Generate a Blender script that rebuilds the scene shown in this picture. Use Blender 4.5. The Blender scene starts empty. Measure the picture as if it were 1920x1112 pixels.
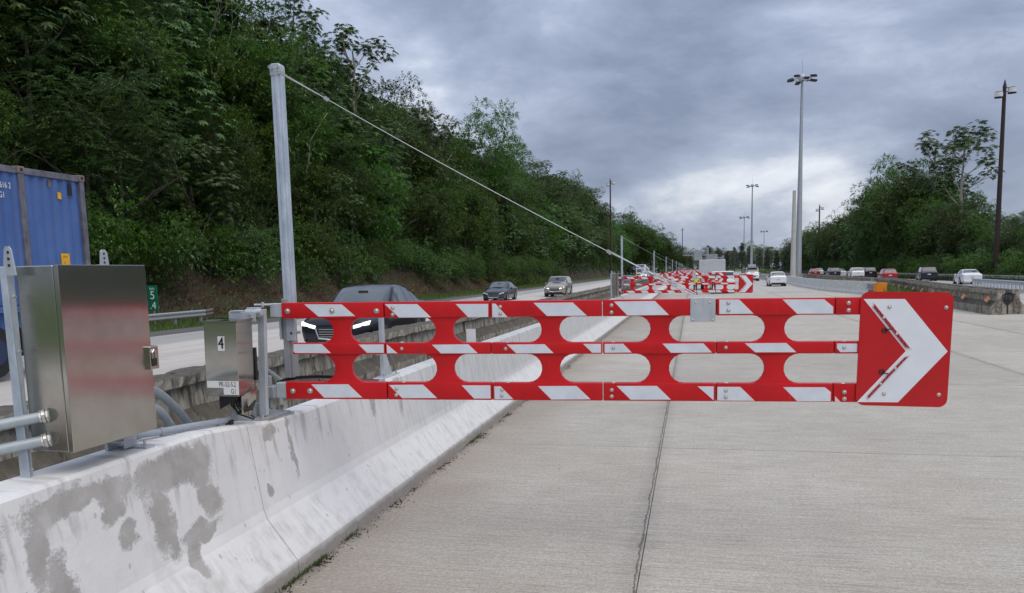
import bpy, bmesh, math, random
import numpy as np
from mathutils import Vector, Matrix
random.seed(7); rng = np.random.default_rng(7)
scn = bpy.context.scene
col = scn.collection

# ------------------------------------------------------------------ camera
F = 1490.0; PPX, PPY = 960.0, 690.0
def _ray(px, py):
    return Vector((px-PPX, py-PPY, F)).normalized()
_f = _ray(1299, 503); _h = _ray(299, 503+22.5)
_u = _h.cross(_f).normalized()
if _u.y > 0: _u = -_u
_r = _f.cross(_u).normalized()
if _r.x < 0: _r = -_r
def c2w(v): return Vector((_r.dot(v), _f.dot(v), _u.dot(v)))
cx, cy, cz = c2w(Vector((1,0,0))), c2w(Vector((0,-1,0))), c2w(Vector((0,0,-1)))
cam_d = bpy.data.cameras.new('camera'); cam = bpy.data.objects.new('camera', cam_d); col.objects.link(cam)
m = Matrix((cx, cy, cz)).transposed().to_4x4(); m.translation = Vector((0,0,2.15))
cam.matrix_world = m
cam_d.sensor_width = 36; cam_d.lens = 36*F/1920
cam_d.shift_x = 0.0; cam_d.shift_y = (PPY-556)/1920
cam_d.clip_start = 0.1; cam_d.clip_end = 6000
scn.camera = cam

# ------------------------------------------------------------------ world
SUN_EL, SUN_AZ = math.radians(60), math.radians(130)     # azimuth clockwise from +Y
w = bpy.data.worlds.new('World'); scn.world = w; w.use_nodes = True
nt = w.node_tree; nt.nodes.clear()
def N(t, typ, **k):
    n = t.nodes.new(typ)
    for a, b in k.items(): setattr(n, a, b)
    return n
def L(t, a, b): t.links.new(a, b)
def MA(t, op, a=None, b=None, c=None, clamp=False):
    n = N(t, 'ShaderNodeMath', operation=op, use_clamp=clamp)
    for i, v in enumerate((a, b, c)):
        if v is None: continue
        if isinstance(v, (int, float)): n.inputs[i].default_value = v
        else: L(t, v, n.inputs[i])
    return n.outputs[0]
def VM(t, op, a=None, b=None):
    n = N(t, 'ShaderNodeVectorMath', operation=op)
    for i, v in enumerate((a, b)):
        if v is None: continue
        if isinstance(v, (tuple, list)): n.inputs[i].default_value = v
        else: L(t, v, n.inputs[i])
    return n
sky = N(nt, 'ShaderNodeTexSky', sky_type='NISHITA', sun_disc=False, sun_elevation=SUN_EL, sun_rotation=SUN_AZ)
tc = N(nt, 'ShaderNodeTexCoord')
sp = N(nt, 'ShaderNodeSeparateXYZ'); L(nt, tc.outputs['Generated'], sp.inputs[0])
zc = MA(nt, 'MAXIMUM', sp.outputs[2], 0.0)
den = MA(nt, 'ADD', zc, 0.28)
px_ = MA(nt, 'DIVIDE', sp.outputs[0], den); py_ = MA(nt, 'DIVIDE', sp.outputs[1], den)
cb = VM(nt, 'MULTIPLY', tc.outputs['Generated'], (1.0, 1.0, 2.3)); cb = VM(nt, 'ADD', cb.outputs[0], (3.7, 1.3, .4))
def noise(t, vec, scale, detail=6, rough=.5, dist=0., lac=2.0):
    n = N(t, 'ShaderNodeTexNoise'); n.inputs['Scale'].default_value = scale
    n.inputs['Detail'].default_value = detail; n.inputs['Roughness'].default_value = rough
    n.inputs['Distortion'].default_value = dist; n.inputs['Lacunarity'].default_value = lac
    if vec is not None: L(t, vec, n.inputs['Vector'])
    return n
n1 = noise(nt, cb.outputs[0], 3.0, 10, .55, .25)
n2 = noise(nt, cb.outputs[0], 6.0, 10, .6, .25)
def blob(px, py, sharp, amp):
    d = c2w(_ray(px, py)).normalized()
    dt = VM(nt, 'DOT_PRODUCT', tc.outputs['Generated'], tuple(d)).outputs['Value']
    return MA(nt, 'MULTIPLY', MA(nt, 'POWER', MA(nt, 'MAXIMUM', dt, 0.0), sharp), amp)
cl = MA(nt, 'ADD', MA(nt, 'MULTIPLY', n1.outputs[0], 1.35), MA(nt, 'MULTIPLY', n2.outputs[0], 1.0))
for b in ((1580, 335, 150, .20), (1250, 420, 90, .20), (1430, 330, 500, .06), (1120, 200, 90, -.30), (1480, 220, 300, -.18), (1780, 130, 60, -.02), (650, 120, 60, .14), (1760, 290, 420, -.20), (980, 330, 260, .14), (1250, 60, 90, .06)):
    cl = MA(nt, 'ADD', cl, blob(*b))
ramp = N(nt, 'ShaderNodeValToRGB'); L(nt, cl, ramp.inputs[0])
mr = N(nt, 'ShaderNodeMapRange'); L(nt, cl, mr.inputs[0]); mr.inputs[1].default_value = .92; mr.inputs[2].default_value = 1.72
L(nt, mr.outputs[0], ramp.inputs[0])
e = ramp.color_ramp.elements
e[0].position = 0.0; e[0].color = (.195, .232, .325, 1)
e[1].position = 1.0; e[1].color = (.76, .79, .84, 1)
for p_, c_ in ((.36, (.285, .33, .44, 1)), (.6, (.40, .45, .56, 1)), (.8, (.61, .645, .715, 1))):
    q = e.new(p_); q.color = c_
# CIE overcast rise towards the zenith
zen = MA(nt, 'ADD', MA(nt, 'MULTIPLY', zc, 1.15), .82)
cm = N(nt, 'ShaderNodeVectorMath', operation='SCALE'); L(nt, ramp.outputs[0], cm.inputs[0])
L(nt, MA(nt, 'MULTIPLY', zen, 10.0), cm.inputs['Scale'])
mx = N(nt, 'ShaderNodeMixRGB'); mx.inputs[0].default_value = .93
L(nt, sky.outputs[0], mx.inputs[1]); L(nt, cm.outputs[0], mx.inputs[2])
bg = N(nt, 'ShaderNodeBackground'); bg.inputs[1].default_value = 0.1; L(nt, mx.outputs[0], bg.inputs[0])
wo = N(nt, 'ShaderNodeOutputWorld'); L(nt, bg.outputs[0], wo.inputs[0])
sd = bpy.data.lights.new('sun', 'SUN'); sd.energy = 1.4; sd.angle = math.radians(65); sd.color = (1, .89, .73)
so = bpy.data.objects.new('sun', sd); col.objects.link(so)
dirs = Vector((math.sin(SUN_AZ)*math.cos(SUN_EL), math.cos(SUN_AZ)*math.cos(SUN_EL), math.sin(SUN_EL)))
so.rotation_euler = dirs.to_track_quat('Z', 'Y').to_euler()
scn.view_settings.view_transform = 'Standard'; scn.view_settings.look = 'None'
scn.view_settings.exposure = 0.33; scn.view_settings.gamma = 1.0; scn.view_settings.use_curve_mapping = False
scn.render.engine = 'CYCLES'
scn.cycles.max_bounces = 4; scn.cycles.diffuse_bounces = 2; scn.cycles.glossy_bounces = 3; scn.cycles.transparent_max_bounces = 6

# ------------------------------------------------------------------ materials
def newmat(name):
    m = bpy.data.materials.new(name); m.use_nodes = True
    return m, m.node_tree, m.node_tree.nodes['Principled BSDF']
def simple(name, c, rough=.5, metal=0., spec=.5, emit=None, es=0., coat=0., vary=0., vscale=8., bump=0., bscale=60.):
    m, t, b = newmat(name)
    b.inputs['Base Color'].default_value = (*c, 1); b.inputs['Roughness'].default_value = rough
    b.inputs['Metallic'].default_value = metal; b.inputs['Specular IOR Level'].default_value = spec
    b.inputs['Coat Weight'].default_value = coat
    if emit: b.inputs['Emission Color'].default_value = (*emit, 1); b.inputs['Emission Strength'].default_value = es
    if vary or bump:
        tcn = N(t, 'ShaderNodeTexCoord')
        if vary:
            n = noise(t, tcn.outputs['Object'], vscale, 5, .6)
            r = ramp2(t, n.outputs[0], [(.3, tuple(x*(1-vary) for x in c)), (.7, tuple(min(1, x*(1+vary)) for x in c))])
            L(t, r, b.inputs['Base Color'])
        if bump:
            n = noise(t, tcn.outputs['Object'], bscale, 4, .6)
            bp = N(t, 'ShaderNodeBump'); bp.inputs['Strength'].default_value = bump; bp.inputs['Distance'].default_value = .01
            L(t, n.outputs[0], bp.inputs['Height']); L(t, bp.outputs[0], b.inputs['Normal'])
    return m
def ramp2(t, fac, stops):
    r = N(t, 'ShaderNodeValToRGB'); L(t, fac, r.inputs[0]); el = r.color_ramp.elements
    el[0].position = stops[0][0]; el[0].color = (*stops[0][1], 1)
    el[1].position = stops[-1][0]; el[1].color = (*stops[-1][1], 1)
    for p, c in stops[1:-1]:
        q = el.new(p); q.color = (*c, 1)
    return r.outputs[0]
def mixc(t, fac, a, b, blend='MIX'):
    n = N(t, 'ShaderNodeMixRGB', blend_type=blend)
    for i, v in enumerate((fac, a, b)):
        if isinstance(v, (int, float)): n.inputs[i].default_value = v
        elif isinstance(v, tuple): n.inputs[i].default_value = (*v, 1)
        else: L(t, v, n.inputs[i])
    return n.outputs[0]
def maprange(t, v, a, b, c=0., d=1.):
    n = N(t, 'ShaderNodeMapRange'); n.clamp = True
    L(t, v, n.inputs[0]); n.inputs[1].default_value = a; n.inputs[2].default_value = b
    n.inputs[3].default_value = c; n.inputs[4].default_value = d
    return n.outputs[0]
def scaled(t, vec, s):
    n = VM(t, 'MULTIPLY', vec, s); return n.outputs[0]
def addbump(t, b, h, strength, dist, prev=None):
    bp = N(t, 'ShaderNodeBump'); bp.inputs['Strength'].default_value = strength; bp.inputs['Distance'].default_value = dist
    L(t, h, bp.inputs['Height'])
    if prev is not None: L(t, prev, bp.inputs['Normal'])
    L(t, bp.outputs[0], b.inputs['Normal']); return bp.outputs[0]

def mat_slab():
    m, t, b = newmat('tined_concrete')
    g = N(t, 'ShaderNodeNewGeometry'); P = g.outputs['Position']
    s = N(t, 'ShaderNodeSeparateXYZ'); L(t, P, s.inputs[0])
    big = noise(t, P, .35, 5, .6); mid = noise(t, P, 2.2, 6, .65); fine = noise(t, P, 55, 5, .85)
    streak = noise(t, scaled(t, P, (.9, 9., 1)), 1.3, 5, .65, .4)
    tine = noise(t, scaled(t, P, (1.5, 55., 1)), 1.0, 4, .75, .3)
    c = ramp2(t, big.outputs[0], [(.3, (.47, .435, .365)), (.5, (.56, .53, .455)), (.72, (.65, .62, .55))])
    c = mixc(t, maprange(t, mid.outputs[0], .35, .7, 0, .5), c, (.40, .362, .315))
    c = mixc(t, maprange(t, streak.outputs[0], .5, .75, 0, .35), c, (.64, .61, .555))
    c = mixc(t, maprange(t, tine.outputs[0], .53, .36, 0, .75), c, (.27, .25, .22))
    c = mixc(t, maprange(t, fine.outputs[0], .53, .36, 0, .8), c, (.22, .20, .17))
    # brown silt beside the wall toe
    ns = noise(t, P, 1.1, 5, .6)
    silt = maprange(t, MA(t, 'ADD', s.outputs[0], MA(t, 'MULTIPLY', ns.outputs[0], 2.6)), -1.45, -.35, .75, 0)
    c = mixc(t, silt, c, (.30, .255, .215))
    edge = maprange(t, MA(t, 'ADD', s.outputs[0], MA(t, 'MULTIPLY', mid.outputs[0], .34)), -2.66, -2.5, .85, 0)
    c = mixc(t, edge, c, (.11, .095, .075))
    # dark irregular crack along the lane joint at x=-.36, others along x=6.15
    nc = noise(t, P, 2.6, 9, .8); nw = noise(t, P, 3., 3, .6)
    for x0, wd in ((-.39, .008), (6.15, .005), (9.5, .005)):
        d = MA(t, 'ABSOLUTE', MA(t, 'ADD', MA(t, 'SUBTRACT', s.outputs[0], x0-.05), MA(t, 'MULTIPLY', nc.outputs[0], -.11)))
        k = MA(t, 'MULTIPLY', nw.outputs[0], wd*2)
        f = MA(t, 'LESS_THAN', d, k)
        c = mixc(t, MA(t, 'MULTIPLY', f, .85), c, (.05, .045, .04))
        sm = maprange(t, d, .02, .16, .55, 0)
        c = mixc(t, MA(t, 'MULTIPLY', sm, nw.outputs[0]), c, (.16, .145, .13))
    grit = noise(t, P, 26, 6, .9); blot = noise(t, P, 7, 6, .75)
    c = mixc(t, maprange(t, grit.outputs[0], .50, .36, 0, .55), c, (.25, .225, .19))
    c = mixc(t, maprange(t, grit.outputs[0], .53, .66, 0, .5), c, (.70, .675, .62))
    c = mixc(t, maprange(t, blot.outputs[0], .54, .70, 0, .40), c, (.33, .30, .26))
    vor = N(t, 'ShaderNodeTexVoronoi', feature='F1'); vor.inputs['Scale'].default_value = 1.1; L(t, P, vor.inputs['Vector'])
    spot = MA(t, 'LESS_THAN', MA(t, 'ADD', vor.outputs['Distance'], MA(t, 'MULTIPLY', fine.outputs[0], .03)), .03)
    c = mixc(t, MA(t, 'MULTIPLY', spot, .8), c, (.05, .045, .04))
    oi = N(t, 'ShaderNodeObjectInfo'); hv = N(t, 'ShaderNodeHueSaturation'); L(t, c, hv.inputs['Color']); L(t, maprange(t, oi.outputs['Random'], 0, 1, .90, 1.10), hv.inputs['Value']); c = hv.outputs[0]
    L(t, c, b.inputs['Base Color'])
    L(t, maprange(t, mid.outputs[0], .3, .7, .75, .92), b.inputs['Roughness'])
    n = addbump(t, b, tine.outputs[0], .6, .012); n = addbump(t, b, fine.outputs[0], .6, .01, n)
    return m
def mat_wallwhite():
    m, t, b = newmat('patched_white_concrete')
    g = N(t, 'ShaderNodeNewGeometry'); P = g.outputs['Position']
    s = N(t, 'ShaderNodeSeparateXYZ'); L(t, P, s.inputs[0]); y, z = s.outputs[1], s.outputs[2]
    n0 = noise(t, P, 6, 7, .62, .3); n1_ = noise(t, P, 1.2, 4, .55); fine = noise(t, P, 60, 4, .65); vs = noise(t, scaled(t, P, (1, 7, 1.0)), 1.6, 6, .62)
    vs2 = noise(t, scaled(t, P, (4, 16, 3)), 1.0, 6, .65, .5)
    white = ramp2(t, n1_.outputs[0], [(.3, (.68, .68, .675)), (.7, (.84, .84, .835))])
    white = mixc(t, maprange(t, n0.outputs[0], .55, .75, 0, .5), white, (.60, .60, .59))
    # beyond the new skim coat the wall is plain weathered grey with fine run marks
    old = ramp2(t, vs2.outputs[0], [(.3, (.36, .36, .35)), (.48, (.52, .53, .525)), (.7, (.62, .625, .62))])
    base = mixc(t, maprange(t, y, 5.6, 9.5, 0, .85), white, old)
    base = mixc(t, maprange(t, MA(t, 'MULTIPLY', vs.outputs[0], maprange(t, z, .25, .9, .3, 1)), .52, .66, 0, .6), base, (.36, .35, .335))
    # lower sloping foot, rubbed and streaked
    ft = maprange(t, z, .44, .36, 0, 1)
    rub = mixc(t, maprange(t, MA(t, 'ADD', MA(t, 'MULTIPLY', vs2.outputs[0], .5), MA(t, 'MULTIPLY', n0.outputs[0], .5)), .47, .62, 0, .6), (.72, .725, .72), (.42, .40, .37))
    base = mixc(t, MA(t, 'MULTIPLY', ft, .85), base, rub)
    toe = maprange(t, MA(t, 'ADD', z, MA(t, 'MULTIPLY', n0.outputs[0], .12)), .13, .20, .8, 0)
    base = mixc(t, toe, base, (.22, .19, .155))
    # damp unpainted patches (shape of their own): ellipses (y, z, ry, rz) with a ragged edge
    ell = [(4.18, 1.00, .36, .10), (4.44, .97, .10, .13), (3.98, .78, .085, .24), (4.07, .60, .06, .14), (4.46, .76, .10, .12),
           (3.42, 1.05, .40, .06), (3.62, .95, .08, .10), (3.10, .86, .07, .24), (3.22, .60, .07, .22), (3.72, .74, .065, .08),
           (4.33, .56, .17, .06), (4.22, .45, .05, .10), (5.32, 1.0, .12, .05), (5.62, .95, .03, .12), (5.60, .74, .035, .14), (5.22, .60, .05, .055),
           (2.7, 1.0, .2, .2), (7.3, .93, .06, .16), (8.0, .90, .05, .2), (9.6, .75, .03, .14), (2.3, .7, .14, .3)]
    nx = noise(t, P, 4.5, 6, .6); nyy = noise(t, VM(t, 'ADD', P, (7, 3, 5)).outputs[0], 4.5, 6, .6)
    yy = MA(t, 'ADD', y, MA(t, 'MULTIPLY', MA(t, 'SUBTRACT', nx.outputs[0], .5), .30)); zz = MA(t, 'ADD', z, MA(t, 'MULTIPLY', MA(t, 'SUBTRACT', nyy.outputs[0], .5), .26))
    mn = None
    for (a, c_, ra, rc) in ell:
        d = MA(t, 'ADD', MA(t, 'POWER', MA(t, 'ABSOLUTE', MA(t, 'DIVIDE', MA(t, 'SUBTRACT', yy, a), ra)), 2.4), MA(t, 'POWER', MA(t, 'ABSOLUTE', MA(t, 'DIVIDE', MA(t, 'SUBTRACT', zz, c_), rc)), 2.4))
        mn = d if mn is None else MA(t, 'MINIMUM', mn, d)
    pm = MA(t, 'MULTIPLY', maprange(t, MA(t, 'ADD', mn, MA(t, 'MULTIPLY', MA(t, 'SUBTRACT', fine.outputs[0], .5), 2.0)), 1.45, .65, 0, .93), MA(t, 'GREATER_THAN', s.outputs[0], -3.128))
    soft = maprange(t, MA(t, 'MULTIPLY', vs.outputs[0], n1_.outputs[0]), .26, .36, 0, .4); base = mixc(t, MA(t, 'MULTIPLY', soft, maprange(t, z, .4, .9, .4, 1)), base, (.50, .485, .46))
    patchc = ramp2(t, n0.outputs[0], [(.3, (.31, .295, .275)), (.55, (.40, .385, .365)), (.7, (.50, .49, .475))])
    base = mixc(t, MA(t, 'MULTIPLY', pm, .93), base, patchc)
    vor = N(t, 'ShaderNodeTexVoronoi', feature='F1'); vor.inputs['Scale'].default_value = 9; L(t, scaled(t, P, (1, 1, .6)), vor.inputs['Vector'])
    pit = MA(t, 'LESS_THAN', MA(t, 'ADD', vor.outputs['Distance'], MA(t, 'MULTIPLY', n0.outputs[0], .3)), .245)
    base = mixc(t, MA(t, 'MULTIPLY', pit, .6), base, (.40, .39, .37))
    L(t, base, b.inputs['Base Color']); b.inputs['Roughness'].default_value = .8
    n = addbump(t, b, n0.outputs[0], .35, .02); n = addbump(t, b, fine.outputs[0], .3, .004, n); n = addbump(t, b, MA(t, 'SUBTRACT', 1.0, pm), .5, .006, n)
    return m
def mat_oldconc(name='weathered_concrete', light=(.42, .39, .325), dark=(.050, .045, .038), amt=1.):
    m, t, b = newmat(name)
    g = N(t, 'ShaderNodeNewGeometry'); P = g.outputs['Position']
    s = N(t, 'ShaderNodeSeparateXYZ'); L(t, g.outputs['Normal'], s.inputs[0])
    a = noise(t, P, 5, 7, .65); st = noise(t, scaled(t, P, (5, 5, 1.3)), 1.6, 6, .68, .6); f = noise(t, P, 70, 3, .6); bigv = noise(t, P, .9, 3, .5)
    c = mixc(t, maprange(t, a.outputs[0], .35, .68), light, tuple(x*.62 for x in light))
    runs = maprange(t, MA(t, 'ADD', st.outputs[0], MA(t, 'MULTIPLY', bigv.outputs[0], .3)), .62, .78, 0, .85*amt)
    c = mixc(t, runs, c, dark)
    up = MA(t, 'MULTIPLY', maprange(t, s.outputs[2], .25, .6), maprange(t, a.outputs[0], .25, .5, .72, 1))
    c = mixc(t, MA(t, 'MULTIPLY', up, .9*amt), c, mixc(t, f.outputs[0], dark, (.10, .085, .065)))
    L(t, c, b.inputs['Base Color']); b.inputs['Roughness'].default_value = .9
    n = addbump(t, b, a.outputs[0], .6, .03); addbump(t, b, f.outputs[0], .4, .006, n)
    return m
def mat_galv(name='galvanised_steel', c0=(.42, .46, .50), c1=(.60, .64, .68), rough=.45):
    m, t, b = newmat(name)
    tcn = N(t, 'ShaderNodeTexCoord'); P = tcn.outputs['Object']
    v = N(t, 'ShaderNodeTexVoronoi', feature='F1'); v.inputs['Scale'].default_value = 45; L(t, P, v.inputs['Vector'])
    n_ = noise(t, scaled(t, P, (1, 1, .35)), 14, 6, .65)
    c = ramp2(t, n_.outputs[0], [(.3, c0), (.7, c1)])
    c = mixc(t, MA(t, 'MULTIPLY', N_sep(t, v.outputs['Color']), .25), c, c0)
    L(t, c, b.inputs['Base Color']); b.inputs['Metallic'].default_value = .35
    L(t, maprange(t, n_.outputs[0], .3, .7, rough-.08, rough+.15), b.inputs['Roughness'])
    return m
def N_sep(t, colr):
    s = N(t, 'ShaderNodeSeparateColor'); L(t, colr, s.inputs[0]); return s.outputs[0]
def mat_stainless():
    m, t, b = newmat('brushed_stainless')
    tcn = N(t, 'ShaderNodeTexCoord'); P = tcn.outputs['Object']
    br = noise(t, scaled(t, P, (1.5, 1.5, 400)), 2.0, 3, .6); sm = noise(t, P, 3.5, 4, .6); spk = noise(t, P, 22, 5, .7)
    c = mixc(t, maprange(t, sm.outputs[0], .35, .7), (.56, .54, .50), (.46, .435, .39))
    c = mixc(t, maprange(t, spk.outputs[0], .62, .75, 0, .5), c, (.30, .27, .22))
    L(t, c, b.inputs['Base Color']); b.inputs['Metallic'].default_value = 1.0
    L(t, maprange(t, MA(t, 'ADD', br.outputs[0], MA(t, 'MULTIPLY', sm.outputs[0], .6)), .5, 1.1, .15, .23), b.inputs['Roughness'])
    tg = N(t, 'ShaderNodeTangent', direction_type='RADIAL', axis='Z'); L(t, tg.outputs[0], b.inputs['Tangent']); b.inputs['Anisotropic'].default_value = .93
    return m
def mat_red():
    m, t, b = newmat('red_moulded_plastic')
    tcn = N(t, 'ShaderNodeTexCoord'); P = tcn.outputs['Object']
    n_ = noise(t, P, 3, 5, .6); sc = noise(t, scaled(t, P, (6, 6, 1)), 5, 7, .75)
    c = ramp2(t, n_.outputs[0], [(.3, (.52, .006, .010)), (.7, (.64, .010, .014))])
    c = mixc(t, maprange(t, sc.outputs[0], .62, .78, 0, .4), c, (.62, .20, .18))
    gr_ = noise(t, scaled(t, P, (5, 5, .9)), 4, 7, .7); c = mixc(t, maprange(t, gr_.outputs[0], .52, .75, 0, .45), c, (.22, .03, .025))
    L(t, c, b.inputs['Base Color']); L(t, maprange(t, sc.outputs[0], .3, .8, .28, .5), b.inputs['Roughness'])
    b.inputs['Specular IOR Level'].default_value = .35
    return m
def mat_leaf(name, c0, c1, c2, trans=.35, rough=.45):
    m, t, b = newmat(name); t.nodes.remove(b)
    out = [n for n in t.nodes if n.type == 'OUTPUT_MATERIAL'][0]
    g = N(t, 'ShaderNodeNewGeometry'); oi = N(t, 'ShaderNodeObjectInfo')
    c = ramp2(t, g.outputs['Random Per Island'], [(0., c0), (.55, c1), (.97, c2)])
    n_ = noise(t, g.outputs['Position'], .35, 3, .5)
    hs = N(t, 'ShaderNodeHueSaturation'); L(t, c, hs.inputs['Color'])
    L(t, maprange(t, MA(t, 'ADD', MA(t, 'MULTIPLY', oi.outputs['Random'], .5), MA(t, 'MULTIPLY', n_.outputs[0], .5)), .2, .8, .6, 1.45), hs.inputs['Value'])
    L(t, maprange(t, oi.outputs['Random'], 0, 1, .485, .525), hs.inputs['Hue'])
    L(t, maprange(t, n_.outputs[0], .3, .7, .75, 1.1), hs.inputs['Saturation'])
    p = N(t, 'ShaderNodeBsdfPrincipled'); L(t, hs.outputs[0], p.inputs['Base Color']); p.inputs['Roughness'].default_value = rough
    p.inputs['Specular IOR Level'].default_value = .35
    tr = N(t, 'ShaderNodeBsdfTranslucent'); L(t, hs.outputs[0], tr.inputs[0])
    mxs = N(t, 'ShaderNodeMixShader'); mxs.inputs[0].default_value = trans
    L(t, p.outputs[0], mxs.inputs[1]); L(t, tr.outputs[0], mxs.inputs[2]); L(t, mxs.outputs[0], out.inputs[0])
    return m
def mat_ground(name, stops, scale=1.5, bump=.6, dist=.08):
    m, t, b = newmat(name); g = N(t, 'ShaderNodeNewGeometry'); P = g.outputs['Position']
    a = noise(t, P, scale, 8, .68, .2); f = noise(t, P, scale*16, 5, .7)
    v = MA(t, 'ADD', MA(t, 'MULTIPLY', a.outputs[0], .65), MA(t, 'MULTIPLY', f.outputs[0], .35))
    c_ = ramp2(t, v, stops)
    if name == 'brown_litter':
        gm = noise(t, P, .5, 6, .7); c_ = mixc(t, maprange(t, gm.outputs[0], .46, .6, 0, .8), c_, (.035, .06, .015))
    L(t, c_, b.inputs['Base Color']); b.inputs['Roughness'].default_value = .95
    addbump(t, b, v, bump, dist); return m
def mat_farroad(name, c0, c1, dark, edge=None):
    m, t, b = newmat(name); g = N(t, 'ShaderNodeNewGeometry'); P = g.outputs['Position']
    a = noise(t, scaled(t, P, (1, .12, 1)), .9, 6, .6); st = noise(t, scaled(t, P, (2.2, .03, 1)), 1.0, 4, .6); f = noise(t, P, 18, 4, .7)
    c = mixc(t, maprange(t, a.outputs[0], .3, .7), c0, c1)
    c = mixc(t, maprange(t, st.outputs[0], .5, .75, 0, .55), c, dark)
    c = mixc(t, maprange(t, f.outputs[0], .45, .3, 0, .4), c, dark)
    L(t, c, b.inputs['Base Color']); b.inputs['Roughness'].default_value = .8; addbump(t, b, f.outputs[0], .3, .01); return m
def mat_container():
    m, t, b = newmat('blue_container_paint'); tcn = N(t, 'ShaderNodeTexCoord'); P = tcn.outputs['Object']
    a = noise(t, P, 1.2, 5, .6); r_ = noise(t, scaled(t, P, (5, 5, 1.4)), 2.2, 7, .7)
    c = ramp2(t, a.outputs[0], [(.3, (.050, .115, .33)), (.7, (.085, .17, .42))])
    c = mixc(t, maprange(t, r_.outputs[0], .56, .70, 0, .65), c, (.17, .13, .13))
    L(t, c, b.inputs['Base Color']); b.inputs['Roughness'].default_value = .5; return m

M = {}
M['slab'] = mat_slab(); M['wall'] = mat_wallwhite(); M['old'] = mat_oldconc()
M['oldgrey'] = mat_oldconc('stained_grey_concrete', (.46, .45, .42), (.12, .11, .095), .6)
M['rightwall'] = mat_oldconc('pale_median_concrete', (.80, .80, .78), (.42, .41, .39), .3)
M['galv'] = mat_galv(); M['galv_dark'] = mat_galv('dull_galvanised_steel', (.30, .32, .33), (.44, .46, .47), .5)
M['mast'] = mat_galv('mast_galvanising', (.40, .47, .55), (.66, .73, .80), .4)
M['pole_grey'] = mat_galv('grey_pole_paint', (.36, .39, .42), (.48, .52, .55), .5)
M['ss'] = mat_stainless(); M['red'] = mat_red()
M['bolt'] = simple('zinc_bolt', (.62, .60, .55), .3, .8)
M['refl'] = simple('white_reflective_sheet', (.70, .75, .81), .38, .0, .6, vary=.08, vscale=9, bump=.08, bscale=250)
M['reflrim'] = simple('sheet_sealed_edge', (.85, .60, .60), .5)
M['signred'] = simple('red_sign_sheet', (.52, .008, .012), .3, 0, .5, vary=.08, vscale=3)
M['signwhite'] = simple('white_sign_sheet', (.78, .82, .86), .4, vary=.05, vscale=4)
M['led'] = simple('led_strip_red', (.30, .012, .03), .25)
M['lens'] = simple('clear_led', (.85, .7, .7), .15)
M['black'] = simple('black_rubber', (.012, .012, .013), .6)
M['grey_pvc'] = simple('grey_pvc', (.33, .37, .42), .45, vary=.12, vscale=10)
M['conduit'] = mat_galv('conduit_zinc', (.36, .40, .42), (.48, .53, .55), .42)
M['paper'] = simple('white_label', (.80, .80, .79), .6)
M['ink'] = simple('black_ink', (.012, .012, .014), .6)
M['yellow'] = simple('yellow_sticker', (.80, .42, .02), .5, vary=.15, vscale=20)
M['cblue'] = mat_container()
M['rust'] = simple('rusty_steel', (.21, .165, .155), .8, .2, vary=.45, vscale=6, bump=.3, bscale=30)
M['faded'] = simple('faded_blue_rusting_steel', (.15, .15, .185), .7, .1, vary=.35, vscale=5)
M['hub'] = simple('dark_blue_wheel_hub', (.02, .035, .09), .6)
M['whitepaint'] = simple('white_paint', (.78, .78, .76), .5, vary=.06, vscale=3)
M['tyre'] = simple('tyre_rubber', (.018, .018, .019), .8)
M['rim'] = simple('alloy_rim', (.42, .43, .45), .3, .9)
M['glass'] = simple('tinted_glass', (.025, .03, .035), .06, 0, .9, coat=.6)
M['wglass'] = simple('windscreen_glass', (.06, .075, .08), .05, 0, .7, coat=.3)
M['chrome'] = simple('chrome_trim', (.75, .76, .78), .15, 1.)
M['plasticblk'] = simple('black_plastic', (.02, .02, .022), .5)
M['taillamp'] = simple('tail_lamp', (.35, .01, .012), .2, coat=.5)
M['headlit'] = simple('lit_headlamp', (.9, .9, .9), .2, emit=(1, .96, .9), es=1.1)
M['headoff'] = simple('headlamp_lens', (.55, .58, .6), .12, coat=.6)
M['plate'] = simple('licence_plate', (.55, .58, .6), .5)
M['orange'] = simple('orange_drum_plastic', (.80, .26, .01), .45, vary=.12, vscale=5)
M['tab'] = simple('faded_orange_tab', (.62, .24, .08), .6, vary=.3, vscale=12)
M['signgreen'] = simple('green_sign_sheet', (.0, .16, .09), .4)
M['signgrey'] = simple('grey_sign_back', (.42, .45, .50), .45, .4, vary=.15, vscale=1.5)
M['hivis'] = simple('hi_vis_yellow', (.62, .85, .03), .7); M['hiorange'] = simple('hi_vis_orange', (.85, .30, .02), .7)
M['navy'] = simple('navy_cloth', (.02, .025, .05), .9); M['skin'] = simple('skin', (.30, .16, .10), .6)
M['helmet'] = simple('white_helmet', (.8, .8, .8), .35); M['helmety'] = simple('yellow_green_helmet', (.62, .80, .12), .35)
M['asphalt'] = mat_farroad('asphalt_shoulder', (.10, .102, .105), (.145, .145, .145), (.07, .07, .07))
M['lane'] = mat_farroad('pale_lane_concrete', (.50, .475, .44), (.60, .575, .53), (.40, .36, .33))
M['lane2'] = mat_farroad('grey_lane_concrete', (.36, .355, .345), (.44, .435, .42), (.28, .27, .255))
M['deck'] = mat_farroad('far_deck_concrete', (.40, .385, .35), (.50, .485, .45), (.33, .31, .28))
M['line'] = simple('road_line_paint', (.74, .74, .72), .6, vary=.12, vscale=5)
M['dirt'] = mat_ground('brown_litter', [(.3, (.020, .015, .010)), (.5, (.058, .042, .026)), (.64, (.12, .085, .052)), (.8, (.22, .165, .10))], 1.8, .9, .15)
M['hill'] = mat_ground('forest_floor', [(.3, (.008, .010, .006)), (.6, (.022, .028, .013)), (.8, (.04, .04, .02))], 1.2, 1., .2)
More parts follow.
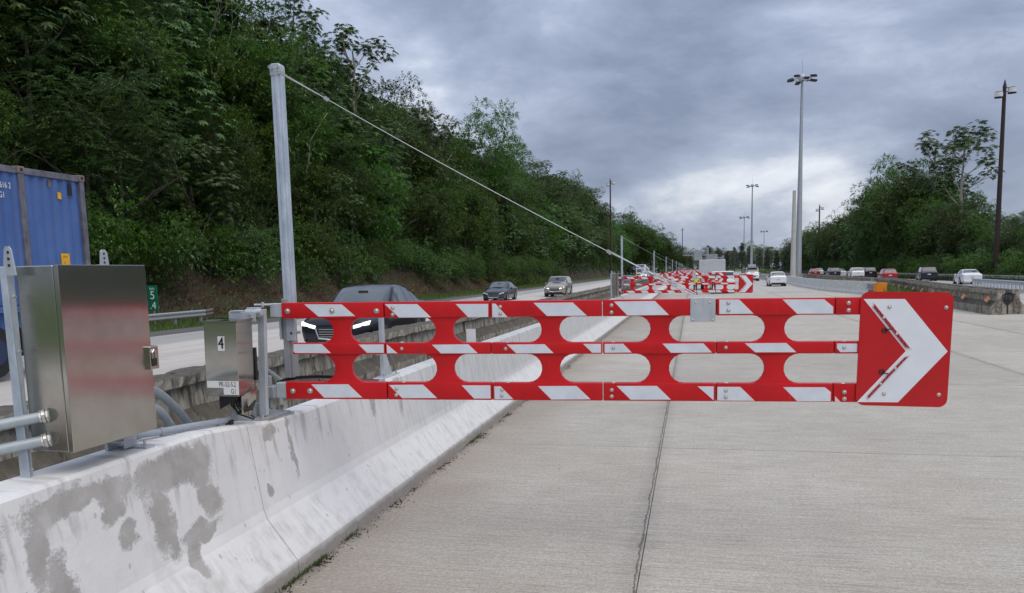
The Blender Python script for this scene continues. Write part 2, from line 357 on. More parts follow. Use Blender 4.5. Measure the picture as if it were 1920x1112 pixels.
M['grassg'] = mat_ground('mown_grass', [(.3, (.035, .06, .012)), (.55, (.075, .12, .028)), (.75, (.15, .16, .05))], 3, .8, .05)
M['earth'] = mat_ground('dusty_ground', [(.3, (.10, .085, .06)), (.6, (.2, .18, .14)), (.8, (.28, .26, .21))], 1.2)
M['bark'] = simple('bark', (.12, .10, .08), .9, vary=.4, vscale=5, bump=.6, bscale=12)
M['palebark'] = simple('pale_bare_bark', (.34, .31, .26), .9, vary=.3, vscale=6, bump=.5, bscale=14)
M['darkpole'] = simple('brown_weathering_steel', (.035, .020, .018), .7, vary=.3, vscale=3)
M['leafA'] = mat_leaf('broad_leaf_green', (.030, .068, .012), (.075, .155, .026), (.17, .27, .045))
M['leafB'] = mat_leaf('ferny_leaf_green', (.034, .068, .020), (.070, .125, .034), (.13, .185, .050), .25)
M['leafC'] = mat_leaf('umbrella_leaf_green', (.030, .062, .017), (.064, .124, .030), (.14, .21, .05), .25)
M['leafD'] = mat_leaf('bright_leaf_green', (.038, .090, .014), (.082, .175, .026), (.17, .29, .045), .4)
M['leafE'] = mat_leaf('olive_leaf_green', (.042, .070, .016), (.082, .130, .028), (.14, .18, .042), .25)
M['leafF'] = mat_leaf('casuarina_needle', (.08, .105, .065), (.12, .15, .095), (.16, .19, .12), .2)
M['grassblade'] = mat_leaf('grass_blade', (.045, .085, .014), (.09, .15, .030), (.17, .20, .06), .3, .7)
M['dryblade'] = mat_leaf('dry_straw', (.06, .035, .018), (.15, .095, .05), (.27, .19, .11), .2, .8)

# ------------------------------------------------------------------ mesh helpers
class MB:
    def __init__(s): s.v = []; s.f = []; s.mi = []; s.cur = 0
    def add(s, verts, faces):
        o = len(s.v); s.v += [tuple(x) for x in verts]
        for f in faces: s.f.append(tuple(i+o for i in f)); s.mi.append(s.cur)
        return s
    def box(s, x0, x1, y0, y1, z0, z1):
        return s.add([(x0,y0,z0),(x1,y0,z0),(x1,y1,z0),(x0,y1,z0),(x0,y0,z1),(x1,y0,z1),(x1,y1,z1),(x0,y1,z1)],
                     [(0,3,2,1),(4,5,6,7),(0,1,5,4),(1,2,6,5),(2,3,7,6),(3,0,4,7)])
    def obox(s, c, ax, ay, az):   # centre and three half-axis vectors
        c, ax, ay, az = map(Vector, (c, ax, ay, az)); vs = []
        for k in (-1, 1):
            for a, b in ((-1,-1),(1,-1),(1,1),(-1,1)): vs.append(c+ax*a+ay*b+az*k)
        return s.add(vs, [(0,3,2,1),(4,5,6,7),(0,1,5,4),(1,2,6,5),(2,3,7,6),(3,0,4,7)])
    def tube(s, pts, r, n=10, cap=True):
        pts = [Vector(p) for p in pts]; rs = r if isinstance(r, (list, tuple)) else [r]*len(pts)
        o = len(s.v); prev = None
        for i, p in enumerate(pts):
            d = (pts[min(i+1, len(pts)-1)]-pts[max(i-1, 0)]).normalized()
            if prev is None:
                a = Vector((0,0,1)) if abs(d.z) < .9 else Vector((1,0,0)); u = d.cross(a).normalized()
            else:
                u = (prev-d*prev.dot(d)).normalized()
            prev = u; v = d.cross(u)
            for k in range(n):
                t = 2*math.pi*k/n; s.v.append(tuple(p+(u*math.cos(t)+v*math.sin(t))*rs[i]))
        for i in range(len(pts)-1):
            for k in range(n):
                a = o+i*n+k; b = o+i*n+(k+1) % n; s.f.append((a, b, b+n, a+n)); s.mi.append(s.cur)
        if cap:
            s.f.append(tuple(o+k for k in range(n))[::-1]); s.mi.append(s.cur)
            e_ = o+(len(pts)-1)*n; s.f.append(tuple(e_+k for k in range(n))); s.mi.append(s.cur)
        return s
    def cyl(s, a, b, r, n=12, r2=None): return s.tube([a, b], [r, r if r2 is None else r2], n)
    def sweep(s, prof, path, closed=True, cap=True):   # prof in (x,z) swept along y-ish path [(x,y,z)], no rotation
        o = len(s.v); n = len(prof)
        for (px, py, pz) in path:
            for (a, b) in prof: s.v.append((px+a, py, pz+b))
        m_ = n if closed else n-1
        for i in range(len(path)-1):
            for k in range(m_):
                a = o+i*n+k; b = o+i*n+(k+1) % n; s.f.append((a, a+n, b+n, b)); s.mi.append(s.cur)
        if cap and closed:
            s.f.append(tuple(o+k for k in range(n))); e_ = o+(len(path)-1)*n
            s.f.append(tuple(e_+k for k in range(n))[::-1]); s.mi += [s.cur]*2
        return s
    def prism(s, poly, fn, d0, d1):  # polygon of 2D points; fn(a,b,depth)->xyz
        n = len(poly); o = len(s.v)
        for d in (d0, d1):
            for (a, b) in poly: s.v.append(tuple(fn(a, b, d)))
        s.f.append(tuple(o+k for k in range(n))); s.f.append(tuple(o+n+k for k in range(n))[::-1]); s.mi += [s.cur]*2
        for k in range(n):
            s.f.append((o+k, o+n+k, o+n+(k+1) % n, o+(k+1) % n)); s.mi.append(s.cur)
        return s
    def dome(s, c, nrm, r, h, n=10):
        c = Vector(c); d = Vector(nrm).normalized(); a = Vector((0,0,1)) if abs(d.z) < .9 else Vector((1,0,0))
        u = d.cross(a).normalized(); v = d.cross(u); o = len(s.v)
        for q, (rr, hh) in enumerate(((1, 0), (.85, .55), (.5, .9))):
            for k in range(n):
                t = 2*math.pi*k/n; s.v.append(tuple(c+(u*math.cos(t)+v*math.sin(t))*r*rr+d*h*hh))
        s.v.append(tuple(c+d*h))
        for q in range(2):
            for k in range(n): s.f.append((o+q*n+k, o+q*n+(k+1) % n, o+(q+1)*n+(k+1) % n, o+(q+1)*n+k)); s.mi.append(s.cur)
        for k in range(n): s.f.append((o+2*n+k, o+2*n+(k+1) % n, o+3*n)); s.mi.append(s.cur)
        return s
    def build(s, name, mat, parent=None, bevel=0, smooth=False, off=None, seg=1):
        me = bpy.data.meshes.new(name); vs = s.v
        if off is not None: vs = [(a-off[0], b-off[1], c-off[2]) for a, b, c in vs]
        me.from_pydata(vs, [], s.f)
        mats = mat if isinstance(mat, (list, tuple)) else [mat]
        for q in mats: me.materials.append(q)
        if len(mats) > 1: me.polygons.foreach_set('material_index', s.mi)
        bm = bmesh.new(); bm.from_mesh(me)
        bmesh.ops.recalc_face_normals(bm, faces=bm.faces)
        if bevel:
            eds = [e_ for e_ in bm.edges if len(e_.link_faces) == 2 and e_.calc_face_angle(0) > .5]
            bmesh.ops.bevel(bm, geom=eds, offset=bevel, segments=seg, profile=.6, affect='EDGES', clamp_overlap=True)
        bm.to_mesh(me); bm.free()
        if smooth:
            me.polygons.foreach_set('use_smooth', [True]*len(me.polygons))
            me.set_sharp_from_angle(angle=math.radians(38))
        o = bpy.data.objects.new(name, me); col.objects.link(o)
        if parent is not None: o.parent = parent
        return o
def thing(name, label, cat, loc=(0,0,0), rz=0, group=None):
    o = bpy.data.objects.new(name, None); col.objects.link(o); o.location = loc; o.rotation_euler = (0,0,rz)
    o.empty_display_size = .2; o['label'] = label; o['category'] = cat
    if group: o['group'] = group
    return o
def tag(o, label, cat, group=None):
    o['label'] = label; o['category'] = cat
    if group: o['group'] = group
    return o
def struct(o): o['kind'] = 'structure'; return o
def stuff(o, label=None, cat=None):
    o['kind'] = 'stuff'
    if label: o['label'] = label
    if cat: o['category'] = cat
    return o
def copy_tree(o, loc=None, rz=None, parent=None, skip=(), keepscale=None):
    c = o.copy(); col.objects.link(c); c.parent = parent
    if loc is not None: c.location = loc
    if rz is not None: c.rotation_euler = (0,0,rz)
    for ch in list(o.children):
        if ch.name.split('.')[0] in skip: continue
        copy_tree(ch, parent=c, skip=skip)
    return c
def text_mesh(body, size, fn, mat, parent, name='lettering', depth=.0008, off=None, squeeze=1., align='CENTER'):
    cu = bpy.data.curves.new('txt', 'FONT'); cu.body = body; cu.size = size; cu.align_x = align; cu.align_y = 'CENTER'
    to = bpy.data.objects.new('txt', cu); col.objects.link(to)
    bpy.context.view_layer.update()
    me0 = bpy.data.meshes.new_from_object(to.evaluated_get(bpy.context.evaluated_depsgraph_get()))
    bpy.data.objects.remove(to)
    me = bpy.data.meshes.new(name)
    vs = [fn(v.co.x*squeeze, v.co.y) for v in me0.vertices]
    if off is not None: vs = [tuple(Vector(v)-Vector(off)) for v in vs]
    me.from_pydata(vs, [], [tuple(p.vertices) for p in me0.polygons]); me.materials.append(mat)
    bpy.data.meshes.remove(me0)
    o = bpy.data.objects.new(name, me); col.objects.link(o); o.parent = parent
    return o

# ------------------------------------------------------------------ setting: ground and roads
def sheet(name, x0, x1, y0, y1, z, mat, nx=1, ny=1, zf=None, parent=None):
    mb = MB(); vs = []; fs = []
    for j in range(ny+1):
        for i in range(nx+1):
            x = x0+(x1-x0)*i/nx; y = y0+(y1-y0)*j/ny; vs.append((x, y, z if zf is None else zf(x, y)))
    for j in range(ny):
        for i in range(nx):
            a = j*(nx+1)+i; fs.append((a, a+1, a+nx+2, a+nx+1))
    return mb.add(vs, fs).build(name, mat, parent)
def sstep(a, b, x):
    t = max(0, min(1, (x-a)/(b-a))); return t*t*(3-2*t)
def lz(x, y):   # left carriageway level
    return (1-sstep(20, 58, y))*(.42-.025*(-x-8))*sstep(-7.0, -7.9, x)
struct(sheet('ground', -3000, 3000, -400, 5000, -.16, M['grassg'], 6, 6))
road = struct(sheet('road', -3.4, 18, -10, 420, -.055, simple('road_base', (.05, .045, .04), .95), 2, 20))
colsx = [(-3.3, -.36), (-.36, 6.15), (6.15, 9.5), (9.5, 17.5)]
for r_ in range(14):
    y0 = 9.6-5.7*3+5.7*r_; y1 = y0+5.7
    for (x0, x1) in colsx:
        mb = MB(); sk = .0
        g = .0035
        zz = rng.uniform(-.0015, .0015)
        mb.box(x0+g, x1-g, y0+.008, y1-.008, -.05, zz)
        mb.build('concrete_slab', M['slab'], road)
struct(sheet('far_deck', -3.3, 17.5, 9.6-17.1+5.7*14+.01, 419, -.002, M['deck'], 2, 20))
struct(sheet('median_strip', -8.6, -3.3, -10, 420, -.03, M['earth'], 2, 10))
struct(sheet('opposing_road', -15.5, -7.6, -10, 420, 0, M['lane'], 6, 120, lambda x, y: lz(x, y)+.004))
struct(sheet('opposing_outer_lane', -18.7, -15.5, -10, 420, 0, M['lane2'], 4, 120, lambda x, y: lz(x, y)+.004))
struct(sheet('asphalt_shoulder', -21.3, -18.7, -10, 420, 0, M['asphalt'], 3, 120, lambda x, y: lz(x, y)+.004))
struct(sheet('right_roadway', 17.5, 29.3, -10, 420, 0, M['lane2'], 4, 40, lambda x, y: -.004))
def line_strip(x, y0, y1, w_=.15, name='lane_line', zf=lz, dz=.009):
    return struct(sheet(name, x-w_/2, x+w_/2, y0, y1, 0, M['line'], 1, max(1, int((y1-y0)/3)), lambda a, b: zf(a, b)+dz))
line_strip(-18.65, 2, 400); line_strip(-8.1, 2, 400)
for k in range(26):
    line_strip(-15.5, 4+12*k, 7+12*k, .12); line_strip(-11.9, 4+12*k, 7+12*k, .12)
    if k > 3: line_strip(25.0, 4+12*k, 7+12*k, .12, zf=lambda a, b: 0)
line_strip(18.9, 20, 400, zf=lambda a, b: 0); line_strip(28.9, 30, 400, zf=lambda a, b: 0)

# ---- hillside on the left, bank on the right
def hash2(x, y): return math.sin(x*1.7+y*.31)*.5+math.sin(y*.83+x*.4)*.5
def hill_z(x, y):
    d = -x-24.0
    if d < 0: return .02+.03*max(0, -x-21.3)
    bank = 1.7*sstep(0, 2.6, d)
    up = max(0, d-2)*1.05 if d < 12 else 10.5+(d-12)*.45
    far = 1-.75*sstep(240, 420, y)
    return .1+bank*(1-.5*sstep(60, 120, y))*far+up*far*(1+.30*sstep(170, 260, y))+.35*hash2(x, y)*sstep(0, 3, d)
def grid_sheet(name, xs, ys, zf, mat):
    vs = [(x, y, zf(x, y)) for y in ys for x in xs]; nx = len(xs)
    fs = [(j*nx+i, j*nx+i+1, (j+1)*nx+i+1, (j+1)*nx+i) for j in range(len(ys)-1) for i in range(nx-1)]
    o = MB().add(vs, fs).build(name, mat); return o
xs_bank = [-24.0-.3*i for i in range(13)]
o = grid_sheet('dirt_bank', xs_bank, [2*i for i in range(0, 130)], lambda x, y: hill_z(x, y)+.10*hash2(x*5, y*2.3)*sstep(24, 25, -x)*(1-sstep(26.4, 27.3, -x)), M['dirt']); struct(o)
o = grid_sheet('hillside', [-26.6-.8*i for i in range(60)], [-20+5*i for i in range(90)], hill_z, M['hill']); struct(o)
o = grid_sheet('grass_verge', [-21.3-.45*i for i in range(7)], [-10+5*i for i in range(86)], lambda x, y: hill_z(x, y)+.01, M['grassg']); struct(o)
def rhill(x, y):
    return -.03+.28*max(0, x-31)*sstep(31, 33, x) if x < 45 else 3.9+.15*(x-45)
o = grid_sheet('right_bank', [29.3+.9*i for i in range(40)], [20+8*i for i in range(48)], rhill, M['hill']); struct(o)

# ------------------------------------------------------------------ foliage
def leaf_mesh(name, pos, dirn, nrm, ln, wd, mat, droop=.25):
    """each leaf = one folded 4-vertex blade; arrays (n,3)"""
    n = len(pos)
    d = dirn/np.linalg.norm(dirn, axis=1, keepdims=True)
    s = np.cross(d, nrm); s /= (np.linalg.norm(s, axis=1, keepdims=True)+1e-9)
    u = np.cross(s, d)
    ln = ln[:, None]; wd = wd[:, None]
    base = pos; tip = pos+d*ln-np.array([0, 0, 1])*ln*droop
    mid = pos+d*ln*.45
    a = mid+s*wd*.5-u*wd*.12; b = mid-s*wd*.5-u*wd*.12
    v = np.stack([base, a, tip, b], 1).reshape(-1, 3)
    me = bpy.data.meshes.new(name); me.vertices.add(4*n); me.vertices.foreach_set('co', v.astype(np.float32).ravel())
    me.loops.add(4*n); me.loops.foreach_set('vertex_index', np.arange(4*n, dtype=np.int32))
    me.polygons.add(n); me.polygons.foreach_set('loop_start', np.arange(0, 4*n, 4, dtype=np.int32))
    me.materials.append(mat); me.update(calc_edges=True); me.validate()
    return me
def rand_dirs(n, up=.0):
    v = rng.normal(size=(n, 3)); v[:, 2] += up; return v/np.linalg.norm(v, axis=1, keepdims=True)
def crown(name, clumps, per, ln, mat, kind='spray', flat=.75):
    """clumps: list of (x,y,z,r). leaves sit on twigs that grow out of every clump"""
    P, D, Nn, LN, WD = [], [], [], [], []
    for (cx_, cy_, cz_, r) in clumps:
        n = int(per*(r**1.9))
        c = np.array([cx_, cy_, cz_])
        if kind == 'spray':
            nt_ = max(6, n//9); td = rand_dirs(nt_, .85); rad = r*(.55+.5*rng.random((nt_, 1))**.6)
            tp = c+td*rad*np.array([1, 1, flat]); k = 9
            out = td*1.0+np.array([0, 0, -.25]); out /= np.linalg.norm(out, axis=1, keepdims=True)
            for q in range(k):
                a = rand_dirs(nt_, .0)
                P.append(tp+out*(q/k)*ln*1.6+a*ln*.25); D.append(out*.9+a*.8); Nn.append(np.tile([0, 0, 1.], (nt_, 1))+a*.55+td*.5)
                LN.append(ln*(.7+.6*rng.random(nt_))); WD.append(ln*(.36+.2*rng.random(nt_)))
        elif kind == 'fern':       # flat feathery plates
            nt_ = max(5, n//14); td = rand_dirs(nt_, .25); rad = r*(.3+.75*rng.random((nt_, 1))**.5)
            tp = c+td*rad*np.array([1.15, 1.15, .55]); fd = td*np.array([1, 1, .15])+rand_dirs(nt_)*.4; fd[:, 2] -= .15
            fd /= np.linalg.norm(fd, axis=1, keepdims=True); sd_ = np.cross(fd, [0, 0, 1.]); sd_ /= np.linalg.norm(sd_, axis=1, keepdims=True)+1e-9
            for q in range(14):
                sg = 1 if q % 2 else -1; tt = (q//2)/7
                P.append(tp+fd*tt*ln*2.6-np.array([0, 0, 1])*tt*tt*ln*.5); D.append(fd*.45+sg*sd_*.9+rng.normal(size=(nt_, 3))*.12); Nn.append(np.tile([0, 0, 1.], (nt_, 1))+rng.normal(size=(nt_, 3))*.25)
                LN.append(np.full(nt_, ln*(1.0-.5*abs(tt-.4)))); WD.append(np.full(nt_, ln*.30))
        elif kind == 'umbrella':   # radial hands of drooping leaflets
            k = 9; nt_ = max(4, n//k); td = rand_dirs(nt_, .5); rad = r*(.5+.6*rng.random((nt_, 1))**.5)
            tp = c+td*rad*np.array([1, 1, flat]); ax = td*.6+np.array([0, 0, .9]); ax /= np.linalg.norm(ax, axis=1, keepdims=True)
            u = np.cross(ax, [1, .2, 0]); u /= np.linalg.norm(u, axis=1, keepdims=True); v = np.cross(ax, u); ph = rng.random((nt_, 1))*6.28
            for q in range(k):
                t = ph+2*math.pi*q/k; rd = u*np.cos(t)+v*np.sin(t)
                P.append(tp.copy()); D.append(rd+ax*-.15+rng.normal(size=(nt_, 3))*.08); Nn.append(ax)
                LN.append(ln*(.85+.3*rng.random(nt_))); WD.append(np.full(nt_, ln*.38))
    P = np.concatenate(P); D = np.concatenate(D); Nn = np.concatenate(Nn); LN = np.concatenate(LN); WD = np.concatenate(WD)
    return leaf_mesh(name, P, D, Nn, LN, WD, mat)
def clumps_ell(n, rx, ry, rz, cz, rmin, rmax, hollow=.55, tiers=0):
    out = []
    while len(out) < n:
        d = rand_dirs(1, .1)[0]; q = hollow+(1-hollow)*rng.random()
        k = 1+.22*math.sin(d[0]*5+n)+.18*math.sin(d[1]*7+d[2]*4+n*.7)
        p = d*q*k*np.array([rx, ry, rz]); z = p[2]
        if tiers: z = round(z/(rz*2/tiers))*(rz*2/tiers)+rng.normal()*.15
        out.append((p[0], p[1], cz+z, rng.uniform(rmin, rmax)))
    return out
def branches(mb, p, d, ln, r, depth, spread=.6, up=.15, out=None):
    p = Vector(p); d = Vector(d).normalized(); pts = [p]; rs = [r]
    for k in range(4):
        d = (d+Vector((random.gauss(0, .13), random.gauss(0, .13), random.gauss(up*.3, .06)))).normalized()
        p = p+d*ln/4; pts.append(p); rs.append(r*(1-.45*(k+1)/4))
    mb.tube(pts, rs, 6 if r > .05 else 4, cap=True)
    if out is not None: out.append(tuple(p))
    if depth > 0:
        for k in range(random.choice((2, 3))):
            a = random.uniform(0, 6.28); side = Vector((math.cos(a), math.sin(a), random.uniform(-.1, .5)))
            branches(mb, pts[random.choice((2, 3, 4))], d*(1-spread)+side*spread, ln*random.uniform(.55, .8), rs[-1]*.85, depth-1, spread, up, out)
    return mb
def trunk_mesh(name, h, r, depth=2, mat=None, spread=.55, n0=3):
    mb = MB(); pts = []; rs = []; p = Vector((0, 0, -1.2))
    for k in range(7):
        pts.append(p.copy()); rs.append(r*(1.25-.75*k/6)); p += Vector((random.gauss(0, .10), random.gauss(0, .10), (h+1.2)/6))
    mb.tube(pts, rs, 8)
    for k in range(n0):
        a = 6.28*k/n0+random.random(); q = pts[random.choice((3, 4, 5))]
        branches(mb, q, (math.cos(a), math.sin(a), .9), h*.45, r*.5, depth, spread)
    o = mb.build(name, mat or M['bark'], smooth=True); me = o.data; bpy.data.objects.remove(o); return me
# crown variants (mesh centre height ~ given cz, trunk base at 0)
CR = {}
CR['round'] = [(crown('crown', clumps_ell(34, 3.7, 3.7, 3.6, 6.0, 1.2, 1.9, .7), 250, .25, M['leafA']), trunk_mesh('trunk', 6.0, .2, 1), 'round'),
               (crown('crown', clumps_ell(38, 3.3, 3.6, 4.6, 6.4, 1.1, 1.8, .7), 250, .26, M['leafD']), trunk_mesh('trunk', 6.5, .18, 1), 'round')]
CR['fern'] = [(crown('crown', clumps_ell(44, 4.6, 4.6, 3.4, 6.6, 1.1, 1.7, .35, 5), 360, .20, M['leafB'], 'fern'), trunk_mesh('trunk', 6.6, .17, 1), 'fern'),
              (crown('crown', clumps_ell(36, 4.2, 4.4, 3.8, 6.8, 1.0, 1.6, .3, 6), 340, .22, M['leafB'], 'fern'), trunk_mesh('trunk', 7.0, .16, 1), 'fern')]
CR['umb'] = [(crown('crown', clumps_ell(34, 3.5, 3.5, 3.9, 6.2, 1.1, 1.8, .65), 190, .36, M['leafC'], 'umbrella'), trunk_mesh('trunk', 6, .17, 1), 'umb')]
def vine_clumps():
    out = []
    for k in range(85):
        z = rng.uniform(.4, 10.5); rr = 1.9+.9*math.sin(z*.9)+.5*rng.random(); a = rng.uniform(0, 6.28)
        out.append((math.cos(a)*rr*.9, math.sin(a)*rr, z, rng.uniform(.8, 1.25)))
    return out
CR['vine'] = [(crown('crown', vine_clumps(), 280, .21, M['leafA'], 'spray', 1.1), trunk_mesh('trunk', 8, .2), 'vine')]
CR['olive'] = [(crown('crown', clumps_ell(64, 4.2, 4.2, 4.6, 6.4, 1.0, 1.6, .5), 250, .24, M['leafE']), trunk_mesh('trunk', 6.8, .2, 1), 'olive'),
               (crown('crown', clumps_ell(70, 4.0, 4.2, 5.2, 6.4, .9, 1.5, .5), 250, .24, M['leafA']), trunk_mesh('trunk', 6.8, .2, 1), 'olive')]
def tall_variant():
    ends = []; mb = MB(); pts = []; p = Vector((0, 0, -1.2))
    for k in range(8):
        pts.append(p.copy()); p += Vector((random.gauss(0, .14), random.gauss(0, .14), 11.0/7))
    mb.tube(pts, [.17*(1.2-.8*k/7) for k in range(8)], 8); ends.append(tuple(pts[-1]))
    for k in range(9):
        a = 2.4*k; q = pts[3+k//2 if k < 8 else 6]
        branches(mb, q, (math.cos(a), math.sin(a), .75), 2.6, .07, 1, .45, .2, ends)
    o = mb.build('trunk', M['palebark'], smooth=True); me = o.data; bpy.data.objects.remove(o)
    cl_ = [(x, y, z, random.uniform(.65, 1.1)) for x, y, z in ends]
    return (crown('crown', cl_, 190, .30, M['leafC'], 'umbrella'), me, 'tall')
CR['tall'] = [tall_variant(), tall_variant()]
CR['bushy'] = [(crown('crown', clumps_ell(30, 2.2, 2.2, 1.7, 1.5, .6, 1.05), 330, .17, M['leafA']), trunk_mesh('trunk', 1.6, .07, 1), 'bushy')]
def pine_clumps():
    out = []
    for k in range(60):
        z = rng.uniform(2, 15); rr = (1-(z/16.5))*3.0+.3; a = rng.uniform(0, 6.28); q = rng.uniform(.3, 1)
        out.append((math.cos(a)*rr*q, math.sin(a)*rr*q, z+q*.8, rng.uniform(.6, 1.1)))
    return out
def needle_crown(cl):
    P, D, Nn = [], [], []
    for (x, y, z, r) in cl:
        n = 170; td = rand_dirs(n, 1.1); P.append(np.array([x, y, z])+td*r*1.25*rng.random((n, 1))); D.append(td+np.array([0, 0, .5])); Nn.append(rand_dirs(n))
    P = np.concatenate(P); return leaf_mesh('crown', P, np.concatenate(D), np.concatenate(Nn), np.full(len(P), .65), np.full(len(P), .10), M['leafF'], 0.)
CR['pine'] = [(needle_crown(pine_clumps()), trunk_mesh('trunk', 14, .2, 1, None, .6, 5), 'pine'), (needle_crown(pine_clumps()), trunk_mesh('trunk', 13, .2, 1, None, .6, 5), 'pine')]
LAB = {'round': ('broadleaf_tree', 'broadleaf tree with rounded crown'),
       'fern': ('feathery_tree', 'feathery tree in dusky layers'),
       'umb': ('umbrella_leaf_tree', 'umbrella leaved tree'),
       'vine': ('vine_covered_tree', 'vine smothered tree'),
       'olive': ('olive_green_tree', 'spreading olive green tree'),
       'tall': ('slender_tree', 'slender pale stemmed tree with open clusters of leaves'),
       'bushy': ('shrub', 'low bright green shrub'), 'pine': ('casuarina_tree', 'wispy grey green casuarina tree')}
def tree(kind, x, y, z, s, where, group, sz=1., label=None, var=None):
    cme, tme, kk = CR[kind][var if var is not None else random.randrange(len(CR[kind]))]
    nm, lb = LAB[kind]
    r = thing(nm, label or (lb+' '+where), 'shrub' if kind == 'bushy' else 'tree', (x, y, z), random.uniform(0, 6.28), None if label else (group+', '+kk))
    r.scale = (s, s, s*sz)
    for n_, me in (('crown', cme), ('trunk', tme)):
        o = bpy.data.objects.new(n_, me); col.objects.link(o); o.parent = r
    return r
# --- left forest: rows climb the slope
W1 = 'in the forest on the left hillside'; G1 = 'trees of the left hillside'
def zone(x, y, row):
    px = 1299+x*1540/y if y > 0 else 0
    a = ('behind the blue container' if px < 180 else 'between container and mast' if px < 500 else 'behind the tall mast' if px < 600 else 'above the nearest black sedan' if px < 810 else
         'above the second dark sedan' if px < 965 else 'above the silver off-roader' if px < 1110 else 'around the left lamp post' if px < 1180 else 'above the far gate masts')
    return ('low on the slope ', 'mid-slope ', 'high on the slope ', 'on the crest ')[row]+a
def kindpick(y, row):
    r = random.random()
    if y < 42: return 'fern' if r < .38 else ('umb' if r < .5 else ('vine' if r < .68 and row < 2 else 'round'))
    if y < 75: return 'vine' if r < .25 and row < 2 else ('round' if r < .62 else ('umb' if r < .86 else 'fern'))
    return 'round' if r < .35 else ('umb' if r < .6 else ('olive' if r < .8 else ('vine' if row < 2 and r < .9 else 'fern')))
TREES_ON = True
if TREES_ON:
    y = 17.0
    while y < 330:
        st = 4.6 if y < 60 else (5.4 if y < 110 else 9)
        rows = [(-28.4, .72), (-31.6, .88), (-35.4, 1.0), (-39.8, 1.1)] if y < 150 else [(-28, .95), (-33.5, 1.1), (-40, 1.15)]
        for ri, (x, s) in enumerate(rows):
            if y < 25 and ri == 0 and False: continue
            xx = x+random.uniform(-1.0, 1.0); yy = y+random.uniform(-1.4, 1.4)+ri*1.6
            if 85 < y < 150: s *= .96
            if y > 150: s *= 1.08
            if y > 240: s *= 1.1
            k = kindpick(yy, ri)
            sc = s*random.uniform(.85, 1.25)
            zz = hill_z(xx, yy)-.5
            if k == 'vine': sc *= .8
            zn = zone(xx, yy, ri if len(rows) == 4 else (0, 1, 3)[ri]); tree(k, xx, yy, zz, sc, zn, 'left forest, '+zn)
        y += st*random.uniform(.85, 1.15)
    # near shrubs that close the bottom edge of the forest
    y = 18
    while y < 150:
        yy = y; xx = -25.7-random.uniform(0, 1.7)
        tree('bushy' if random.random() < .75 else 'bushy', xx, yy, hill_z(xx, yy)-.1, random.uniform(.55, 1.0), zone(xx, yy, 0).replace('low on the slope ', 'on the brown bank '), 'shrubs on the left bank, '+zone(xx, yy, 0))
        y += random.uniform(1.3, 2.8)
    # single trees that stand out against the sky
    tree('tall', -36.5, 70.5, hill_z(-36, 70)+5.0, .95, '', '', 1., 'slender tree with flat leafy top on the skyline left of the bare tree', 0)
    tree('tall', -34.0, 78.5, hill_z(-34, 78)+4.0, 1.1, '', '', 1., 'slender open tree with scattered leaf clusters on the skyline beside the bare branches', 1)
    tree('tall', -33.0, 100, hill_z(-33, 100)+2.2, 1.0, '', '', 1., 'gangly pale tree with sparse leaves leaning over the forest edge halfway along', 0)
    tree('round', -31.0, 121, hill_z(-31, 121)+4.6, 1.2, '', '', 1.15, 'tall dark domed tree rising above the left forest near its middle', 1)
    # dead snags
    for i, (x, y, z, h, lb) in enumerate([(-35.5, 74.5, 17, 6.5, 'leafless grey tree with bare forked branches against the sky'),
                                  (-33, 52, 14, 7, 'bare pale branches rising from the forest behind the mast top'),
                                  (-30, 58, 10.0, 6, 'dead pale trunk standing among leaves right of the mast'),
                                  (-30.5, 38.5, 10, 6, 'thin bare stem deep in the dark forest left of the mast'),
                                  (-31.5, 45, 13, 5.5, 'forked dead stem high in the forest near the top of the picture'),
                                  (-29.5, 90, 11.5, 6, 'long pale dead limb slanting out of the canopy'),
                                  (-29, 112, 10, 5, 'short broken dead trunk on the forest edge below the domed tree'),
                                  (-28.5, 43, 4.5, 5.5, 'crooked grey branch hanging in front of the dark foliage')]):
        r = thing('dead_tree', lb, 'tree', (x, y, z))
        mb = MB(); branches(mb, (0, 0, -2), (random.uniform(-.3, .3), random.uniform(-.3, .3), 1), h*.8, .10, 3 if i < 2 else 1, .5, .3); mb.build('trunk', M['palebark'], r, smooth=True)
    # --- right forest
    def rzone(x, y):
        px = 1299+x*1540/y
        return 'in the right wood '+('behind the median wall' if px < 1600 else 'behind the white SUV' if px < 1690 else 'behind the red hatchback' if px < 1750 else 'behind the dark SUV' if px < 1800 else 'behind the white sedan' if px < 1870 else 'right of the tall lamp post')+(', back' if x > 39 else '')
    def rtop(y): return float(np.interp(y, [70, 88, 95, 101, 113, 126, 142, 152, 163, 176, 189, 247, 330], [6, 7.2, 7.6, 7.2, 8.6, 11, 14, 18, 19.5, 18, 15.5, 13.5, 12]))
    y = 68
    while y < 330:
        for x in (36.3, 40.8):
            xx = x+random.uniform(-.6, .6); yy = y+random.uniform(-1.2, 1.2)+(3.4 if x > 39 else 0); gz = rhill(xx, yy)-.6
            top = rtop(yy)*(1+(x-37)*.025)*random.uniform(.74, 1.08); k = random.choice(('olive', 'olive', 'round', 'umb'))
            tree(k, xx, yy, gz, max(.45, (top-gz)/11.6), rzone(xx, yy), 'right wood, '+rzone(xx, yy), 1.0)
        y += float(np.interp(rtop(y), [8, 21], [5.2, 8.5]))
    tree('tall', 39.5, 150, 5.0, 1.62, '', '', 1., 'tall slender tree towering over the right wood, left of the pair', 0)
    tree('tall', 39.0, 131, 5.0, 1.42, '', '', 1., 'tall slender tree with open crown over the right wood, nearest the dark pole', 1)
    y = 64
